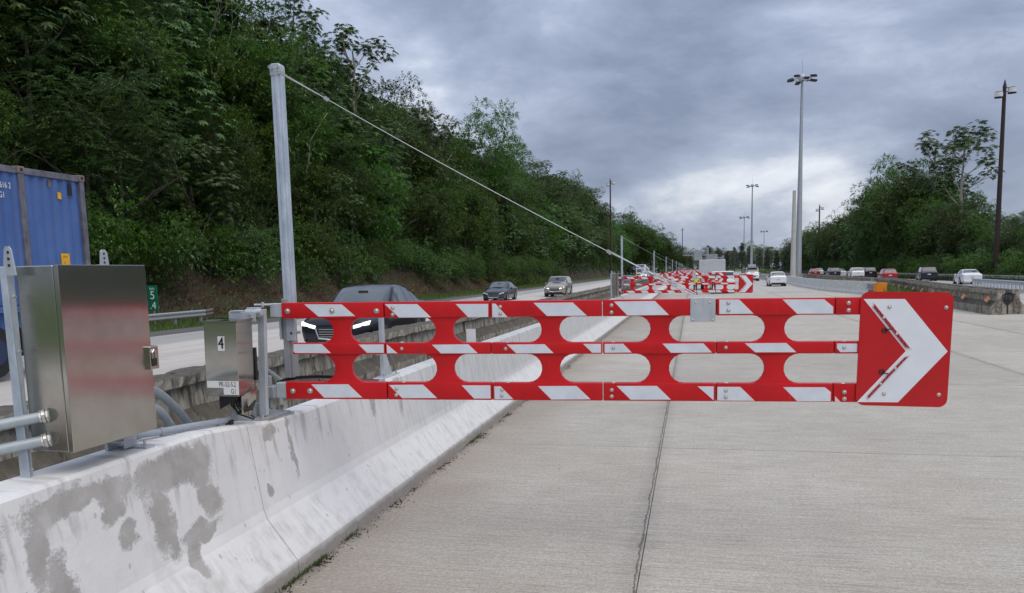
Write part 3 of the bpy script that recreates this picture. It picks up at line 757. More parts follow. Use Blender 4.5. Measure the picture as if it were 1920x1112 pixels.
    while y < 210:
        x = 32.6+random.uniform(0, 1.6)
        tree('bushy', x, y, rhill(x, y)-.2, random.uniform(.55, 1.1), rzone(x, y).replace('in the right wood', 'at the wood edge'), 'edge shrubs, '+rzone(x, y), random.uniform(.6, 1.1)); y += random.uniform(2.2, 4.5)
    # --- far casuarinas and woods at the end of the road
    for i, (x, y, s) in enumerate([(5.5, 300, 1.05), (8.5, 292, .95), (12, 300, .8), (17, 296, 1.1), (20, 302, 1.0), (23, 296, .85), (14.5, 310, .8), (26, 300, .75), (29.5, 304, .8), (-1, 305, .8), (2.5, 310, .85), (33, 310, .7), (10.2, 315, .9), (15.7, 320, 1), (18.6, 312, .8), (21.5, 318, .9), (24.6, 316, .8), (31, 318, .8), (27.5, 320, .9), (35.5, 316, .6), (7, 318, .7)]):
        tree('pine', x, y, -.1, s*.60, 'at the end of the road between the light masts', 'casuarinas at the end of the road')
    for i, (x, yy, sc) in enumerate([(-31, 335, 1.7), (-27, 348, 2.1), (-23.5, 340, 1.9), (-20.5, 352, 1.85), (-17.5, 345, 1.65), (-14.5, 356, 1.6), (-11.5, 350, 1.35), (-8.5, 358, 1.25), (-5.5, 352, 1.0), (-2.5, 360, .95), (-35, 350, 2.1), (-30, 365, 2.3), (-24, 372, 2.2)]):
        tree('olive' if i % 3 else 'round', x, yy, -1.0, sc, 'closing the left forest at the road bend', 'trees at the far road bend', 1.05)
    for i in range(34):
        x = -34+i*5.6+random.uniform(-2, 2); yy = 430+random.uniform(-25, 40)
        tree('round' if random.random() < .5 else 'olive', x, yy, -1.0, random.uniform(1.0, 1.35), 'in the distant tree line closing the road', 'trees of the distant tree line')
# undergrowth, grass and straw (stuff)
def blades(name, n, fx, h, wd, mat, lab, cat, lean=.35):
    p = np.array([fx() for _ in range(n)]); d = rand_dirs(n, 0)*lean; d[:, 2] = 1
    me = leaf_mesh(name, p, d, rand_dirs(n), h*(.5+rng.random(n)), np.full(n, wd), mat, 0.)
    o = bpy.data.objects.new(name, me); col.objects.link(o); return stuff(o, lab, cat)
def on(zf, x0, x1, y0, y1, pw=1.):
    def f():
        x = random.uniform(x0, x1); y = y0+(y1-y0)*random.random()**pw; return (x, y, zf(x, y))
    return f
blades('verge_grass', 26000, on(hill_z, -24.2, -21.35, 20, 140, 1.6), .20, .03, M['grassblade'], 'short green grass on the verge below the left bank', 'grass')
blades('dry_straw', 26000, on(hill_z, -26.6, -24.1, 20, 130, 1.6), .30, .035, M['dryblade'], 'dry brown straw and roots on the left bank', 'straw', 1.6)
blades('tall_weeds', 24000, on(rhill, 29.8, 34.5, 55, 190, 1.3), .75, .06, M['grassblade'], 'tall green weeds behind the right guardrail', 'weeds', .5)
blades('median_weeds', 5000, on(lambda x, y: 0, 12.3, 14.2, 41, 66), .55, .05, M['grassblade'], 'weeds growing around the old barrier rows', 'weeds', .5)
blades('far_weeds', 5000, on(lambda x, y: 0, 10.9, 14.2, 150, 175), 1.2, .12, M['grassblade'], 'bright green weeds far along the median', 'weeds', .5)
blades('bank_bracken', 9000, on(lambda x, y: hill_z(x, y), -27.5, -24.2, 105, 160), 1.1, .12, M['grassblade'], 'bright green ground cover on the bank far left', 'ground cover', .8)
def ug():
    x = random.uniform(-46, -26.6); y = 15+315*random.random()**1.5; return (x, y, hill_z(x, y)+random.random()*1.6)
blades('undergrowth', 60000, ug, .42, .20, M['leafA'], 'dark undergrowth beneath the trees of the left hillside', 'undergrowth', 1.6)
def ug2():
    x = random.uniform(33.5, 46); y = 60+260*random.random()**1.2; return (x, y, rhill(x, y)+random.random()*2.2)
blades('wood_undergrowth', 30000, ug2, .45, .22, M['leafA'], 'dark undergrowth beneath the right wood', 'undergrowth', 1.6)
# weeds along the wall toe
def toe():
    y0 = random.choice((4.9, 5.0, 5.2, 5.35, 5.9, 9.6, 9.9, 3.9)); return (-2.76+random.gauss(0, .012), y0+random.gauss(0, .10), 0.0)
blades('toe_weeds', 700, toe, .035, .008, M['grassblade'], 'small green weeds sprouting along the toe of the white wall', 'weeds', 1.0)
def peb():
    y0 = 3+15*random.random()**1.3; y0 += .25*math.sin(y0*4.1)+.1*math.sin(y0*13); return (-2.75+abs(random.gauss(0, .035+.03*math.sin(y0*3)**2)), y0, 0.002)
blades('toe_debris', 1500, peb, .016, .012, M['dirt'], 'dirt and grit gathered along the toe of the white wall', 'debris', 3.0)

# ------------------------------------------------------------------ white wall beside the deck
def wall_prof(y):   # (x, z) cross section, top slightly higher and battered near the cabinets
    k = 1-sstep(4.4, 5.7, y); zt = 1.06+.10*k-.09*sstep(9, 32, y); xb = -3.33-.09*k
    return [(-2.76, -.04), (-2.775, .12), (-2.965, .37), (-2.997, .415), (-3.02, .48), (-3.115, zt-.02), (-3.135, zt), (xb+.02, zt), (xb, zt-.02), (xb-.12, .40), (xb-.34, .12), (xb-.35, -.04)]
def loft(name, ys, fn, mat, parent=None, smooth=False):
    vs = []; fs = []; n = len(fn(ys[0]))
    for y in ys: vs += [(a, y, b) for a, b in fn(y)]
    for i in range(len(ys)-1):
        for k in range(n-1): a = i*n+k; fs.append((a, a+n, a+n+1, a+1))
    fs.append(tuple(range(n))); fs.append(tuple(range((len(ys)-1)*n, len(ys)*n))[::-1])
    return MB().add(vs, fs).build(name, mat, parent, smooth=smooth)
t = thing('concrete_wall', 'long white concrete barrier wall with bare grey patches and a sloping foot, carrying the gates', 'wall')
edges = [-3]+[5.05+6.1*k for k in range(22)]+[140, 260, 400]
for a, b in zip(edges[:-1], edges[1:]):
    g = .004; ys = [a+g+(b-a-2*g)*i/16 for i in range(17)]
    loft('wall_section', ys, wall_prof, M['wall'], t)
def wtop(y): return 1.06+.10*(1-sstep(4.4, 5.7, y))-.09*sstep(9, 32, y)

# ------------------------------------------------------------------ T shaped moveable barrier blocks
def tblock(seed, L_=1.09, chew=.014):
    r = random.Random(seed); half = [(.30, 0), (.30, .34), (.125, .56), (.10, .82), (.205, .86), (.21, .985)]
    prof = half+[(-a, b) for a, b in reversed(half)]
    ny = 7; vs = []; fs = []; n = len(prof)
    for j in range(ny+1):
        y = -L_/2+.012+(L_-.024)*j/ny
        ins = .022 if j in (0, ny) else 0
        for (a, b) in prof:
            c = chew if b > .8 or b < .5 else chew*.6
            vs.append(((abs(a)-ins*.6+r.gauss(0, c*.6))*(1 if a > 0 else -1), y+r.gauss(0, c*.5), max(0, b-(ins*.4 if b > .9 else 0)+(r.gauss(0, c*.5) if b > 0 else 0))))
    for j in range(ny):
        for k in range(n): a = j*n+k; b = j*n+(k+1) % n; fs.append((a, a+n, b+n, b))
    fs.append(tuple(range(n))); fs.append(tuple(range(ny*n, (ny+1)*n))[::-1])
    o = MB().add(vs, fs).build('barrier_block', M['old']); me = o.data; bpy.data.objects.remove(o); return me
TB = [tblock(i) for i in range(8)]
def add_block(parent, x, y, z, rz, i, sx=1.):
    o = bpy.data.objects.new('barrier_block', TB[i % 8]); col.objects.link(o); o.parent = parent
    o.location = (x, y, z); o.rotation_euler = (random.gauss(0, .004), random.gauss(0, .006), rz+(math.pi if i % 2 else 0)); o.scale = (sx, 1, 1); return o
t = thing('moveable_barrier', 'single row of dirty mossy T topped concrete blocks behind the white wall', 'barrier')
def lbx(y): return -6.22+.35*sstep(12, 50, y)
k = 0; y = 1.5
while y < 150:
    add_block(t, lbx(y)+random.gauss(0, .012), y, .012+random.gauss(0, .006), math.atan2(-(lbx(y+.5)-lbx(y-.5)), 1), random.randrange(8), 1.12); y += 1.1
def rbx(y): return 12.08+3.4*sstep(0, 1, (y-35)/42)*.92+(y-35)*.004
for row, lb in ((0, 'old T topped concrete barrier row with orange tabs, nearer the deck'), (1, 'old T topped concrete barrier row without tabs, behind the tabbed one')):
    t = thing('moveable_barrier', lb, 'barrier', group='parked barrier rows')
    y = 36.3+.35*row; i = 0
    while y < 74:
        rz = math.atan2(-(rbx(y+.5)-rbx(y-.5)), 1)
        b_ = add_block(t, rbx(y)+.76*row+random.gauss(0, .01), y, 0, rz, random.randrange(8), 1.0)
        if i == 0:    # hinge hardware in the end face
            mb = MB(); mb.box(-.11, .11, -.575, -.535, .30, .36); mb.box(-.11, .11, -.575, -.535, .10, .16); mb.box(-.12, -.09, -.56, -.53, .14, .56); mb.box(.09, .12, -.56, -.53, .14, .56); mb.box(-.10, .10, -.565, -.53, .58, .62)
            q = mb.build('hinge_pocket', M['rust'], t); q.location = b_.location; q.rotation_euler = (0, 0, rz)
        if row == 0 and i % 3 == 0 and i < 26:
            mb = MB(); mb.add([(-.315, -.2, .50), (-.20, -.2, .66), (-.20, .16, .74), (-.315, .16, .58), (-.325, -.2, .49), (-.21, -.2, .65), (-.21, .16, .73), (-.325, .16, .57)], [(0,1,2,3),(4,5,6,7),(0,1,5,4),(1,2,6,5),(2,3,7,6),(3,0,4,7)])
            q = mb.build('orange_tab', M['tab'], t); q.location = b_.location+Vector((-.02, 0, 0)); q.rotation_euler = (0, 0, rz)
        y += 1.1; i += 1
t = thing('moveable_barrier', 'distant dark line of barrier blocks along the right side of the pale median wall', 'barrier')
for k in range(75): add_block(t, 15.6-.004*k, 77+1.1*k, 0, 0, random.randrange(8))

# ------------------------------------------------------------------ right median wall with crash end
def rw(y):
    x = 12.35-1.3*sstep(58, 75, y)+.9*sstep(85, 110, y)
    return [(x-.30, -.02), (x-.29, .12), (x-.16, .32), (x-.09, .93), (x+.09, .93), (x+.16, .32), (x+.29, .12), (x+.30, -.02)]
t = thing('median_wall', 'low pale concrete median wall right of the deck, behind the white car', 'wall')
ys0 = [59.5, 66, 72, 78, 84, 90, 96, 102, 108, 114, 120, 140, 170]
for a, b in zip(ys0[:-1], ys0[1:]): loft('wall_section', [a+.01+(b-a-.02)*i/5 for i in range(6)], rw, M['rightwall'], t)
t = thing('crash_cushion', 'short galvanised corrugated crash cushion with an orange drum nose', 'crash cushion', (12.1, 57.4, 0))
for k in range(3):
    for sx in (-1, 1):
        mb = MB(); pr = [(0, .42), (.03, .46), (.03, .50), (-.02, .54), (-.02, .58), (.03, .62), (.03, .66), (-.02, .70), (-.02, .74), (.03, .78), (.03, .82), (0, .86)]
        pp = [(sx*(a+.30+.02*k), b) for a, b in pr]+[(sx*(a+.295+.02*k-.005), b) for a, b in reversed(pr)]
        mb.sweep(pp, [(0, -.5+.75*k, 0), (0, .45+.75*k, 0)]); mb.build('corrugated_panel', M['galv_dark'], t)
mb = MB(); mb.box(-.28, .28, -.5, 1.8, .02, .38); mb.build('base_frame', M['plasticblk'], t)
mb = MB(); a = [];
for i in range(17):
    th = math.pi*i/16; a.append((.40*math.cos(th), -.55-.36*math.sin(th)))
mb.prism(a+[(-.40, -.45), (.40, -.45)], lambda p, q, d: (p, q, d), .30, .92); mb.build('drum_nose', M['orange'], t, bevel=.01)

# ------------------------------------------------------------------ guardrails
WB = [(0, -.155), (.02, -.15), (.055, -.11), (.055, -.06), (0, -.02), (0, .02), (.055, .06), (.055, .11), (.02, .15), (0, .155)]
def guardrail(label, pts, z, side, spacing, group=None, mat=None, posts=True, pw=.055):
    t = thing('guardrail', label, 'guardrail', group=group)
    pp = [(side*a, b) for a, b in WB]+[(side*(a-.004), b) for a, b in reversed(WB)]
    pts = [Vector((*p, 0)) for p in pts]
    tot = sum((pts[i+1]-pts[i]).length for i in range(len(pts)-1)); n = max(1, int(tot/3.8))
    def at(s):
        s = max(0, min(tot, s))
        for i in range(len(pts)-1):
            l = (pts[i+1]-pts[i]).length
            if s <= l+1e-6: return pts[i]+(pts[i+1]-pts[i])*(s/l)
            s -= l
        return pts[-1]
    for i in range(n):
        q = [at(tot*(i+j/3)/n) for j in range(4)]
        MB().sweep(pp, [(p.x-side*.004*(i % 2), p.y, z) for p in q]).build('rail', mat or M['galv_dark'], t)
    if posts:
        s = .3; me = None
        while s < tot:
            p = at(s)
            if me is None:
                o = MB().box(-pw, pw, -pw*1.2, pw*1.2, -.25, z+.10).build('post', mat or M['galv_dark'], t, bevel=.008); me = o.data
            else: o = bpy.data.objects.new('post', me); col.objects.link(o); o.parent = t
            o.location = (p.x-side*(pw+.02), p.y, 0); s += spacing
    return t
guardrail('left verge guardrail with weathered posts, ending beside the kilometre sign', [(-22.4, 10), (-22.4, 33.4)], .58, 1, 1.9)
bpy.context.view_layer.update()
guardrail('far left guardrail end piece flared towards the brown bank', [(-22.5, 33.6), (-23.2, 35.2)], .56, 1, 1.6, None, M['rust'])
guardrail('bright galvanised guardrail on closely set posts at the right edge of the picture', [(21.8, 50), (21.9, 60), (23.2, 75)], .62, -1, .95, None, M['galv'], True, .07)
guardrail('thin guardrail along the far edge of the right roadway, in front of the weeds', [(30.2, 60), (30.2, 200)], .60, -1, 3.8)
guardrail('low rusty guardrail beside the distant white van', [(11.9, 108), (11.2, 150), (12.2, 190)], .6, -1, 3.8)

# ------------------------------------------------------------------ light masts and poles
def floodmast(label, x, y, h, n=8, r0=.42, r1=.14, group='tall galvanised light masts', zb=0):
    t = thing('light_mast', label, 'light mast', (x, y, zb), 0, group)
    MB().tube([(0, 0, 0), (0, 0, h*.33), (0, 0, h*.66), (0, 0, h)], [r0, r0*.8, r0*.55, r1], 12).build('pole', M['pole_grey'], t, smooth=True)
    mb = MB(); mb.tube([(1.15*math.cos(k*.5236), 1.15*math.sin(k*.5236), h-.25) for k in range(13)], .06, 6); mb.cyl((0, 0, h-.45), (0, 0, h+.05), .42, 14); mb.dome((0, 0, h+.05), (0, 0, 1), .42, .35, 12)
    for k in range(n): a = 6.283*k/n; mb.cyl((0, 0, h-.25), (1.2*math.cos(a), 1.2*math.sin(a), h-.25), .04, 5)
    mb.build('head_ring', M['galv'], t)
    MB().cyl((0, 0, h+.3), (0, 0, h+2.2), .02, 4).build('lightning_rod', M['galv_dark'], t)
    me = None
    for k in range(n):
        a = 6.283*(k+.3)/n
        if me is None:
            o = MB().box(.0, .75, -.28, .28, -.16, .10).build('floodlight', M['plasticblk'], t, bevel=.05); me = o.data
        else: o = bpy.data.objects.new('floodlight', me); col.objects.link(o); o.parent = t
        o.location = (1.15*math.cos(a), 1.15*math.sin(a), h-.35+.35*(k % 2)); o.rotation_euler = (0, .12, a)
    MB().box(-.5, .5, -.5, .5, -.02, 1.1).build('base_plinth', M['oldgrey'], t, bevel=.03)
    return t
floodmast('tallest galvanised floodlight mast, behind the white median wall', 13.65, 112, 26.3)
def scale_mast(x, y, px_top): pass
floodmast('second tallest floodlight mast, above the distant white van', 16.9, 247, 25.9, 6)
floodmast('slim grey light mast just left of the second tallest one', 17.9, 300, 20.0, 6, .3, .12, 'smaller distant light masts')
floodmast('distant light mast right of the second tallest one', 33.0, 400, 19.0, 6, .3, .12, 'smaller distant light masts')
floodmast('most distant small light mast beside the bare white pole', 60.0, 530, 18.0, 6, .3, .12, 'smaller distant light masts')
t = thing('concrete_pole', 'plain white concrete pole without a lamp, beside the tallest mast', 'pole', (12.75, 110, 0))
MB().tube([(0, 0, 0), (0, 0, 11.8)], [.36, .22], 12).build('shaft', simple('pole_concrete', (.50, .50, .47), .8, vary=.12, vscale=2), t, smooth=True)
def darkpole(label, x, y, h, r0=.26, lean=0):
    t = thing('lamp_post', label, 'lamp post', (x, y, 0), 0, 'brown weathering steel lamp posts')
    MB().tube([(0, 0, 0), (lean*h*.5, 0, h*.5), (lean*h, 0, h)], [r0, r0*.8, r0*.6], 10).build('post', M['darkpole'], t, smooth=True)
    for dx, dz in ((-.55, -.75), (.75, -.35)):
        mb = MB(); mb.cyl((dx+lean*h, 0, h+dz-.25), (dx+lean*h, 0, h+dz+.25), .42, 12)
        mb.build('lamp_head', M['whitepaint'], t, smooth=True)
        mb = MB(); mb.cyl((dx+lean*h, 0, h+dz-.34), (dx+lean*h, 0, h+dz-.25), .44, 12); mb.cyl((dx+lean*h, 0, h+dz+.25), (dx+lean*h, 0, h+dz+.31), .36, 12); mb.cyl((lean*h, 0, h+dz+.28), (dx+lean*h, 0, h+dz+.28), .05, 6); mb.cyl((lean*h, 0, h+dz-.05), (dx+lean*h, 0, h+dz-.3), .04, 5); mb.build('lamp_bracket', M['plasticblk'], t)
    MB().tube([(lean*h, 0, h), (lean*h, 0, h+.8)], [.22, .03], 6).build('finial', M['plasticblk'], t)
darkpole('tall brown lamp post at the right edge in front of the wood', 33.1, 99.5, 21.0, .30)
darkpole('brown lamp post standing against the middle of the left forest', -20.3, 204, 24.2, .26)
darkpole('brown lamp post rising from the far end of the right wood', 33.0, 229, 17.6, .26)
darkpole('farthest dark lamp post above the end of the left forest', -6.0, 480, 25, .3)

# ------------------------------------------------------------------ overhead sign gantries
def gantry(label, xp, y, h, xarm, zarm, sx0, sx1, sz0, sz1, rows):
    t = thing('sign_gantry', label, 'gantry', (xp, y, 0), 0, 'overhead sign gantries far along the road')
    MB().cyl((0, 0, 0), (0, 0, h), .35, 10).build('column', M['signgrey'], t)
    mb = MB(); L0 = xarm-xp; n = 8
    for z in (zarm, zarm+1.3):
        for dy in (-.5, .5): mb.cyl((0, dy, z), (L0, dy, z), .10, 5)
    for k in range(n+1): x = L0*k/n; mb.cyl((x, -.5, zarm), (x, -.5, zarm+1.3), .07, 4)
    for k in range(n): mb.cyl((L0*k/n, -.5, zarm), (L0*(k+1)/n, -.5, zarm+1.3), .06, 4)
    mb.build('truss', M['signgrey'], t)
    s = MB().box(sx0-xp, sx1-xp, -.9, -.6, sz0, sz1).build('sign_panel', M['signgrey'], t, bevel=.03)
    mb = MB()
    for k in range(rows): z = sz0+(sz1-sz0)*(k+.5)/rows; mb.box(sx0-xp+.15, sx1-xp-.15, -.96, -.9, z-.06, z+.06)
    mb.build('panel_rib', M['galv_dark'], s)
gantry('overhead sign gantry with one square grey panel, farther left above the trucks', 4.5, 260, 8.6, -3.0, 6.2, .3, 2.8, 4.6, 7.2, 3)
gantry('lower overhead gantry holding a wide ribbed grey panel above the white truck', 9.2, 262, 5.9, 2.6, 4.0, 3.8, 7.6, 3.2, 6.4, 6)
for i, (x, z) in enumerate([(-23, 0)]):
    t = thing('kilometre_sign', 'small green kilometre sign reading 5 over .4 by the left guardrail', 'sign', (-22.75, 30.2, 0))
    sc = .62
    MB().box(-.03, .03, 0, .04, -.1, 1.2).build('post', M['galv_dark'], t)
    MB().box(-.24, .24, -.03, 0, 1.30, 1.94).build('upper_plate', M['signgreen'], t, bevel=.004)
    MB().box(-.24, .24, -.03, 0, .86, 1.27).build('lower_plate', M['signgreen'], t, bevel=.004)
    text_mesh('km', .20, lambda a, b: (a, -.034, 1.80+b), M['paper'], t); text_mesh('5', .50, lambda a, b: (a, -.034, 1.50+b), M['paper'], t)
    text_mesh('.4', .44, lambda a, b: (a, -.034, 1.06+b), M['paper'], t)
# toll facility pylons far away
for i, (x, y, z, lb) in enumerate([(34.5, 420, 6.2, 'far white sign pylon left of the toll canopy'), (45, 425, 6.8, 'pair of far white sign boards beside the pole bases')]):
    t = thing('sign_pylon', lb, 'sign', (x, y, 0)); MB().cyl((0, 0, 0), (0, 0, z), .3, 6).build('post', M['whitepaint'], t)
    MB().box(-1.1, 1.1, -.3, -.1, z-4.2, z+.3).build('board', M['whitepaint'], t)
    if i: MB().box(3.2, 5.6, -.3, -.1, z-4.2, z+.3).build('board', M['whitepaint'], t); MB().box(-1, 5.6, .1, .4, z-2.5, z-2.0).build('beam', M['signgrey'], t)

# ------------------------------------------------------------------ swing gate
GA = Vector((-3.10, 5.62, 0)); gd = Vector((.99463, .10346, 0)).normalized(); gn = Vector((gd.y, -gd.x, 0))   # gn faces the camera
ROOT = Vector((-3.2, 5.7, 1.06))
def gp(s, h, d=0.): # along arm, height referred to the hinge end (arm sags .0086 per metre), depth towards camera
    p = GA+gd*s+gn*d; return (p.x, p.y, h-.0086*s)
gate = thing('swing_gate', 'nearest swing gate, red lattice arm with white stripes, galvanised mast and chevron end board', 'gate', ROOT, 0)
def gb(mb, name, mat, parent=None, **k): return mb.build(name, mat, parent or gate, off=ROOT, **k)
def arc(cx_, cy_, rx, ry, a0, a1, n=7):
    return [(cx_+rx*math.cos(math.radians(a0+(a1-a0)*i/n)), cy_+ry*math.sin(math.radians(a0+(a1-a0)*i/n))) for i in range(n+1)]
RT = (1.834, 1.956); RM = (1.556, 1.644); RB = (1.205, 1.340)
def panel_outline(s0, s1, c, wt=.066, wb=.067, leftcut=0):
    """'王' shaped outline of one moulded section, joint s0..s1, strut centre c"""
    P = []; r1 = (RT[0]-RM[1])/2; r2 = (RM[0]-RB[1])/2
    sm0 = s0+leftcut
    P += [(s0, RT[1]), (s1, RT[1]), (s1, RT[0])]
    P += arc(c+wt+r1, (RT[0]+RM[1])/2, r1, r1, 90, 270, 8)
    P += [(s1, RM[1]), (s1, RM[0])]
    P += arc(c+wb+r2, (RM[0]+RB[1])/2, r2, r2, 90, 270, 9)
    P += [(s1, RB[1]), (s1, RB[0]), (s0, RB[0]), (s0, RB[1])]
    P += arc(c-wb-r2, (RM[0]+RB[1])/2, r2, r2, -90, 90, 9)
    P += [(sm0, RM[0]), (sm0, RM[1])]
    P += arc(c-wt-r1, (RT[0]+RM[1])/2, r1, r1, -90, 90, 8)
    P += [(s0, RT[0])]
    return P
joints = [0.0, .816, 1.632, 2.464, 3.284, 4.108]; centres = [.472, 1.274, 2.078, 2.881, 3.698]
panels = []
for i in range(5):
    s0, s1 = joints[i]+.0025, joints[i+1]-.0025
    mb = MB(); mb.prism(panel_outline(s0, s1, centres[i], leftcut=.074 if i == 0 else 0), gp, -.030, .012)
    for (a, b) in (RT, RM, RB):   # rails stand proud of the web
        x0 = s0+(.074 if (i == 0 and a == RM[0]) else 0)
        mb.prism([(x0+.001, a+.001), (s1-.001, a+.001), (s1-.001, b-.001), (x0+.001, b-.001)], gp, -.042, .026)
    p = gb(mb, 'lattice_panel', M['red'], bevel=.0075, seg=2, smooth=True); panels.append(p)
for (a, b) in (RM, RB, RT):
    p = gb(MB().prism([(4.111, a), (4.40, a), (4.40, b), (4.111, b)], gp, -.040, .024), 'end_rail', M['red'], bevel=.0075, seg=2, smooth=True)
panels.append(p)
# rounded foot of the window frames: a soft raised lip
STR = [ # panel index, rail, points (s, z raw)
 (0, [(.189, 1.942), (.488, 1.936), (.59, 1.845), (.298, 1.845)]), (1, [(.825, 1.932), (1.077, 1.928), (1.18, 1.826), (.932, 1.828), (.825, 1.93)]),
 (1, [(1.37, 1.923), (1.618, 1.92), (1.615, 1.822), (1.463, 1.822)]), (2, [(1.647, 1.922), (1.672, 1.921), (1.762, 1.818), (1.646, 1.819)]),
 (2, [(1.956, 1.922), (2.248, 1.919), (2.351, 1.820), (2.056, 1.822)]), (3, [(2.548, 1.921), (2.845, 1.92), (2.946, 1.816), (2.645, 1.817)]),
 (4, [(3.302, 1.922), (3.443, 1.92), (3.545, 1.815), (3.303, 1.817)]), (4, [(3.743, 1.914), (4.03, 1.911), (4.094, 1.856), (4.094, 1.807), (3.846, 1.81)]),
 (0, [(.086, 1.636), (.313, 1.634), (.384, 1.563), (.096, 1.566), (.082, 1.58)]), (0, [(.604, 1.627), (.803, 1.626), (.803, 1.560), (.669, 1.562)]),
 (1, [(.826, 1.623), (.832, 1.623), (.91, 1.556), (.826, 1.557)]), (1, [(1.178, 1.619), (1.459, 1.619), (1.529, 1.550), (1.245, 1.552)]),
 (2, [(1.75, 1.614), (2.035, 1.613), (2.101, 1.545), (1.819, 1.547)]), (2, [(2.319, 1.612), (2.452, 1.611), (2.452, 1.544), (2.386, 1.545)]),
 (3, [(2.478, 1.610), (2.614, 1.610), (2.677, 1.544), (2.478, 1.544)]), (3, [(2.898, 1.607), (3.192, 1.606), (3.255, 1.538), (2.96, 1.539)]),
 (4, [(3.484, 1.603), (3.776, 1.602), (3.848, 1.534), (3.56, 1.536)]), (5, [(4.125, 1.594), (4.265, 1.592), (4.265, 1.531), (4.15, 1.531), (4.125, 1.56)]),
 (0, [(.212, 1.321), (.51, 1.32), (.617, 1.216), (.311, 1.215)]), (1, [(.83, 1.313), (1.099, 1.314), (1.205, 1.21), (.932, 1.209)]),
 (1, [(1.397, 1.307), (1.619, 1.306), (1.618, 1.204), (1.49, 1.204)]), (2, [(1.647, 1.298), (1.696, 1.298), (1.791, 1.198), (1.648, 1.198)]),
 (2, [(1.978, 1.298), (2.268, 1.298), (2.372, 1.196), (2.077, 1.195)]), (3, [(2.564, 1.296), (2.859, 1.295), (2.961, 1.192), (2.666, 1.192)]),
 (3, [(3.152, 1.290), (3.268, 1.289), (3.268, 1.186)]), (4, [(3.294, 1.286), (3.457, 1.285), (3.561, 1.181), (3.294, 1.184)]),
 (4, [(3.759, 1.281), (4.05, 1.279), (4.092, 1.244), (4.092, 1.176), (3.859, 1.177)]), (5, [(4.121, 1.215), (4.161, 1.172), (4.122, 1.173)])]
for pi, pts in STR:
    pts2 = [(a, b+.0086*a) for a, b in pts]
    cxs = sum(a for a, b in pts2)/len(pts2); czs = sum(b for a, b in pts2)/len(pts2)
    def shr(k): # inset polygon by absolute amount
        out = []
        for a, b in pts2:
            da, db = cxs-a, czs-b; l = math.hypot(da, db); out.append((a+da/l*k, b+db/l*k))
        return out
    gb(MB().prism(pts2, gp, .0262, .0270), 'stripe_rim', M['reflrim'], panels[pi])
    if len(pts) > 3 or pi == 3: gb(MB().prism(shr(.0055), gp, .0262, .0276), 'stripe', M['refl'], panels[pi])
BOL = [(.055, 1.892, .0185), (.408, 1.888, .0185), (.759, 1.882, .0185), (.885, 1.903, .0125), (.883, 1.852, .0125), (1.708, 1.897, .0125), (1.707, 1.846, .0125), (2.531, 1.894, .0125), (2.53, 1.842, .0125),
       (3.366, 1.895, .0125), (3.367, 1.843, .0125), (4.197, 1.882, .0135), (4.198, 1.831, .0135), (.944, 1.592, .0115), (1.741, 1.583, .0115), (2.542, 1.579, .0115), (3.352, 1.574, .0115), (4.175, 1.565, .0115),
       (.062, 1.27, .0185), (.201, 1.27, .0185), (.889, 1.283, .0125), (.887, 1.235, .0125), (1.706, 1.271, .0125), (1.704, 1.226, .0125), (2.528, 1.267, .0125), (2.528, 1.219, .0125), (3.355, 1.259, .0125), (3.355, 1.210, .0125), (4.185, 1.244, .0135), (4.186, 1.195, .0135)]
def pidx(s): return next((i for i in range(5) if s < joints[i+1]), 5)
for s, z, r in BOL:
    mb = MB(); p = gp(s, z+.0086*s, .0275); q = gp(s, z+.0086*s, .0305)
    mb.cyl(p, q, r*1.15, 14); mb.dome(q, gn, r*.78, r*.55, 12); gb(mb, 'bolt', M['bolt'], panels[pidx(s)], smooth=True)
    mb = MB()
for s in (.94, 1.75, 2.54, 3.36, 4.18):   # bolt heads on the upper faces of middle and lower rails
    mb = MB()
    for h in (RM[1], RB[1]): mb.dome(gp(s, h, 0), (0, 0, 1), .018, .007, 10)
    gb(mb, 'top_bolt', M['bolt'], panels[pidx(s)], smooth=True)
mb = MB(); mb.prism([(3.097, 1.964), (3.275, 1.964), (3.275, 1.792), (3.097, 1.792)], gp, .027, .033); mb.prism([(3.097, 1.958), (3.275, 1.958), (3.275, 1.964), (3.097, 1.964)], gp, -.06, .0268)
pl = gb(mb, 'cable_bracket', M['galv'], bevel=.002)
for s, h in ((3.135, 1.93), (3.235, 1.93), (3.115, 1.805), (3.257, 1.805)): gb(MB().dome(gp(s, h, .033), gn, .008, .005, 10), 'bolt', M['bolt'], pl, smooth=True)
# end board with chevron
def rrect(x0, x1, z0, z1, r):
    return arc(x1-r, z1-r, r, r, 0, 90, 6)+arc(x0+r, z1-r, r, r, 90, 180, 6)+arc(x0+r, z0+r, r, r, 180, 270, 6)+arc(x1-r, z0+r, r, r, 270, 360, 6)
def sh(s, z): return (s, z+.0086*s)
BT = math.radians(1.2)
def bp(s, h, d=0.):   # the board hangs a touch out of square
    ds, dh = s-4.575, h-1.58; return gp(4.575+ds*math.cos(BT)+dh*math.sin(BT), 1.58-ds*math.sin(BT)+dh*math.cos(BT), d)
board = gb(MB().prism(rrect(4.268, 4.888, 1.180, 1.992, .06), bp, .034, .039), 'end_board', M['signred'])
def unb(s, z):  # measured point -> board coordinates
    h = z+.0086*s; ds, dh = s-4.575, h-1.58
    return (4.575+ds*math.cos(BT)-dh*math.sin(BT), 1.58+ds*math.sin(BT)+dh*math.cos(BT))
chev = [unb(*p) for p in [(4.294, 1.908), (4.571, 1.903), (4.869, 1.531), (4.549, 1.17), (4.27, 1.173), (4.589, 1.536)]]
def fan(poly, d0, d1): return MB().prism(poly, bp, d0, d1)
gb(fan(chev, .0392, .0398), 'chevron', M['signwhite'], board)
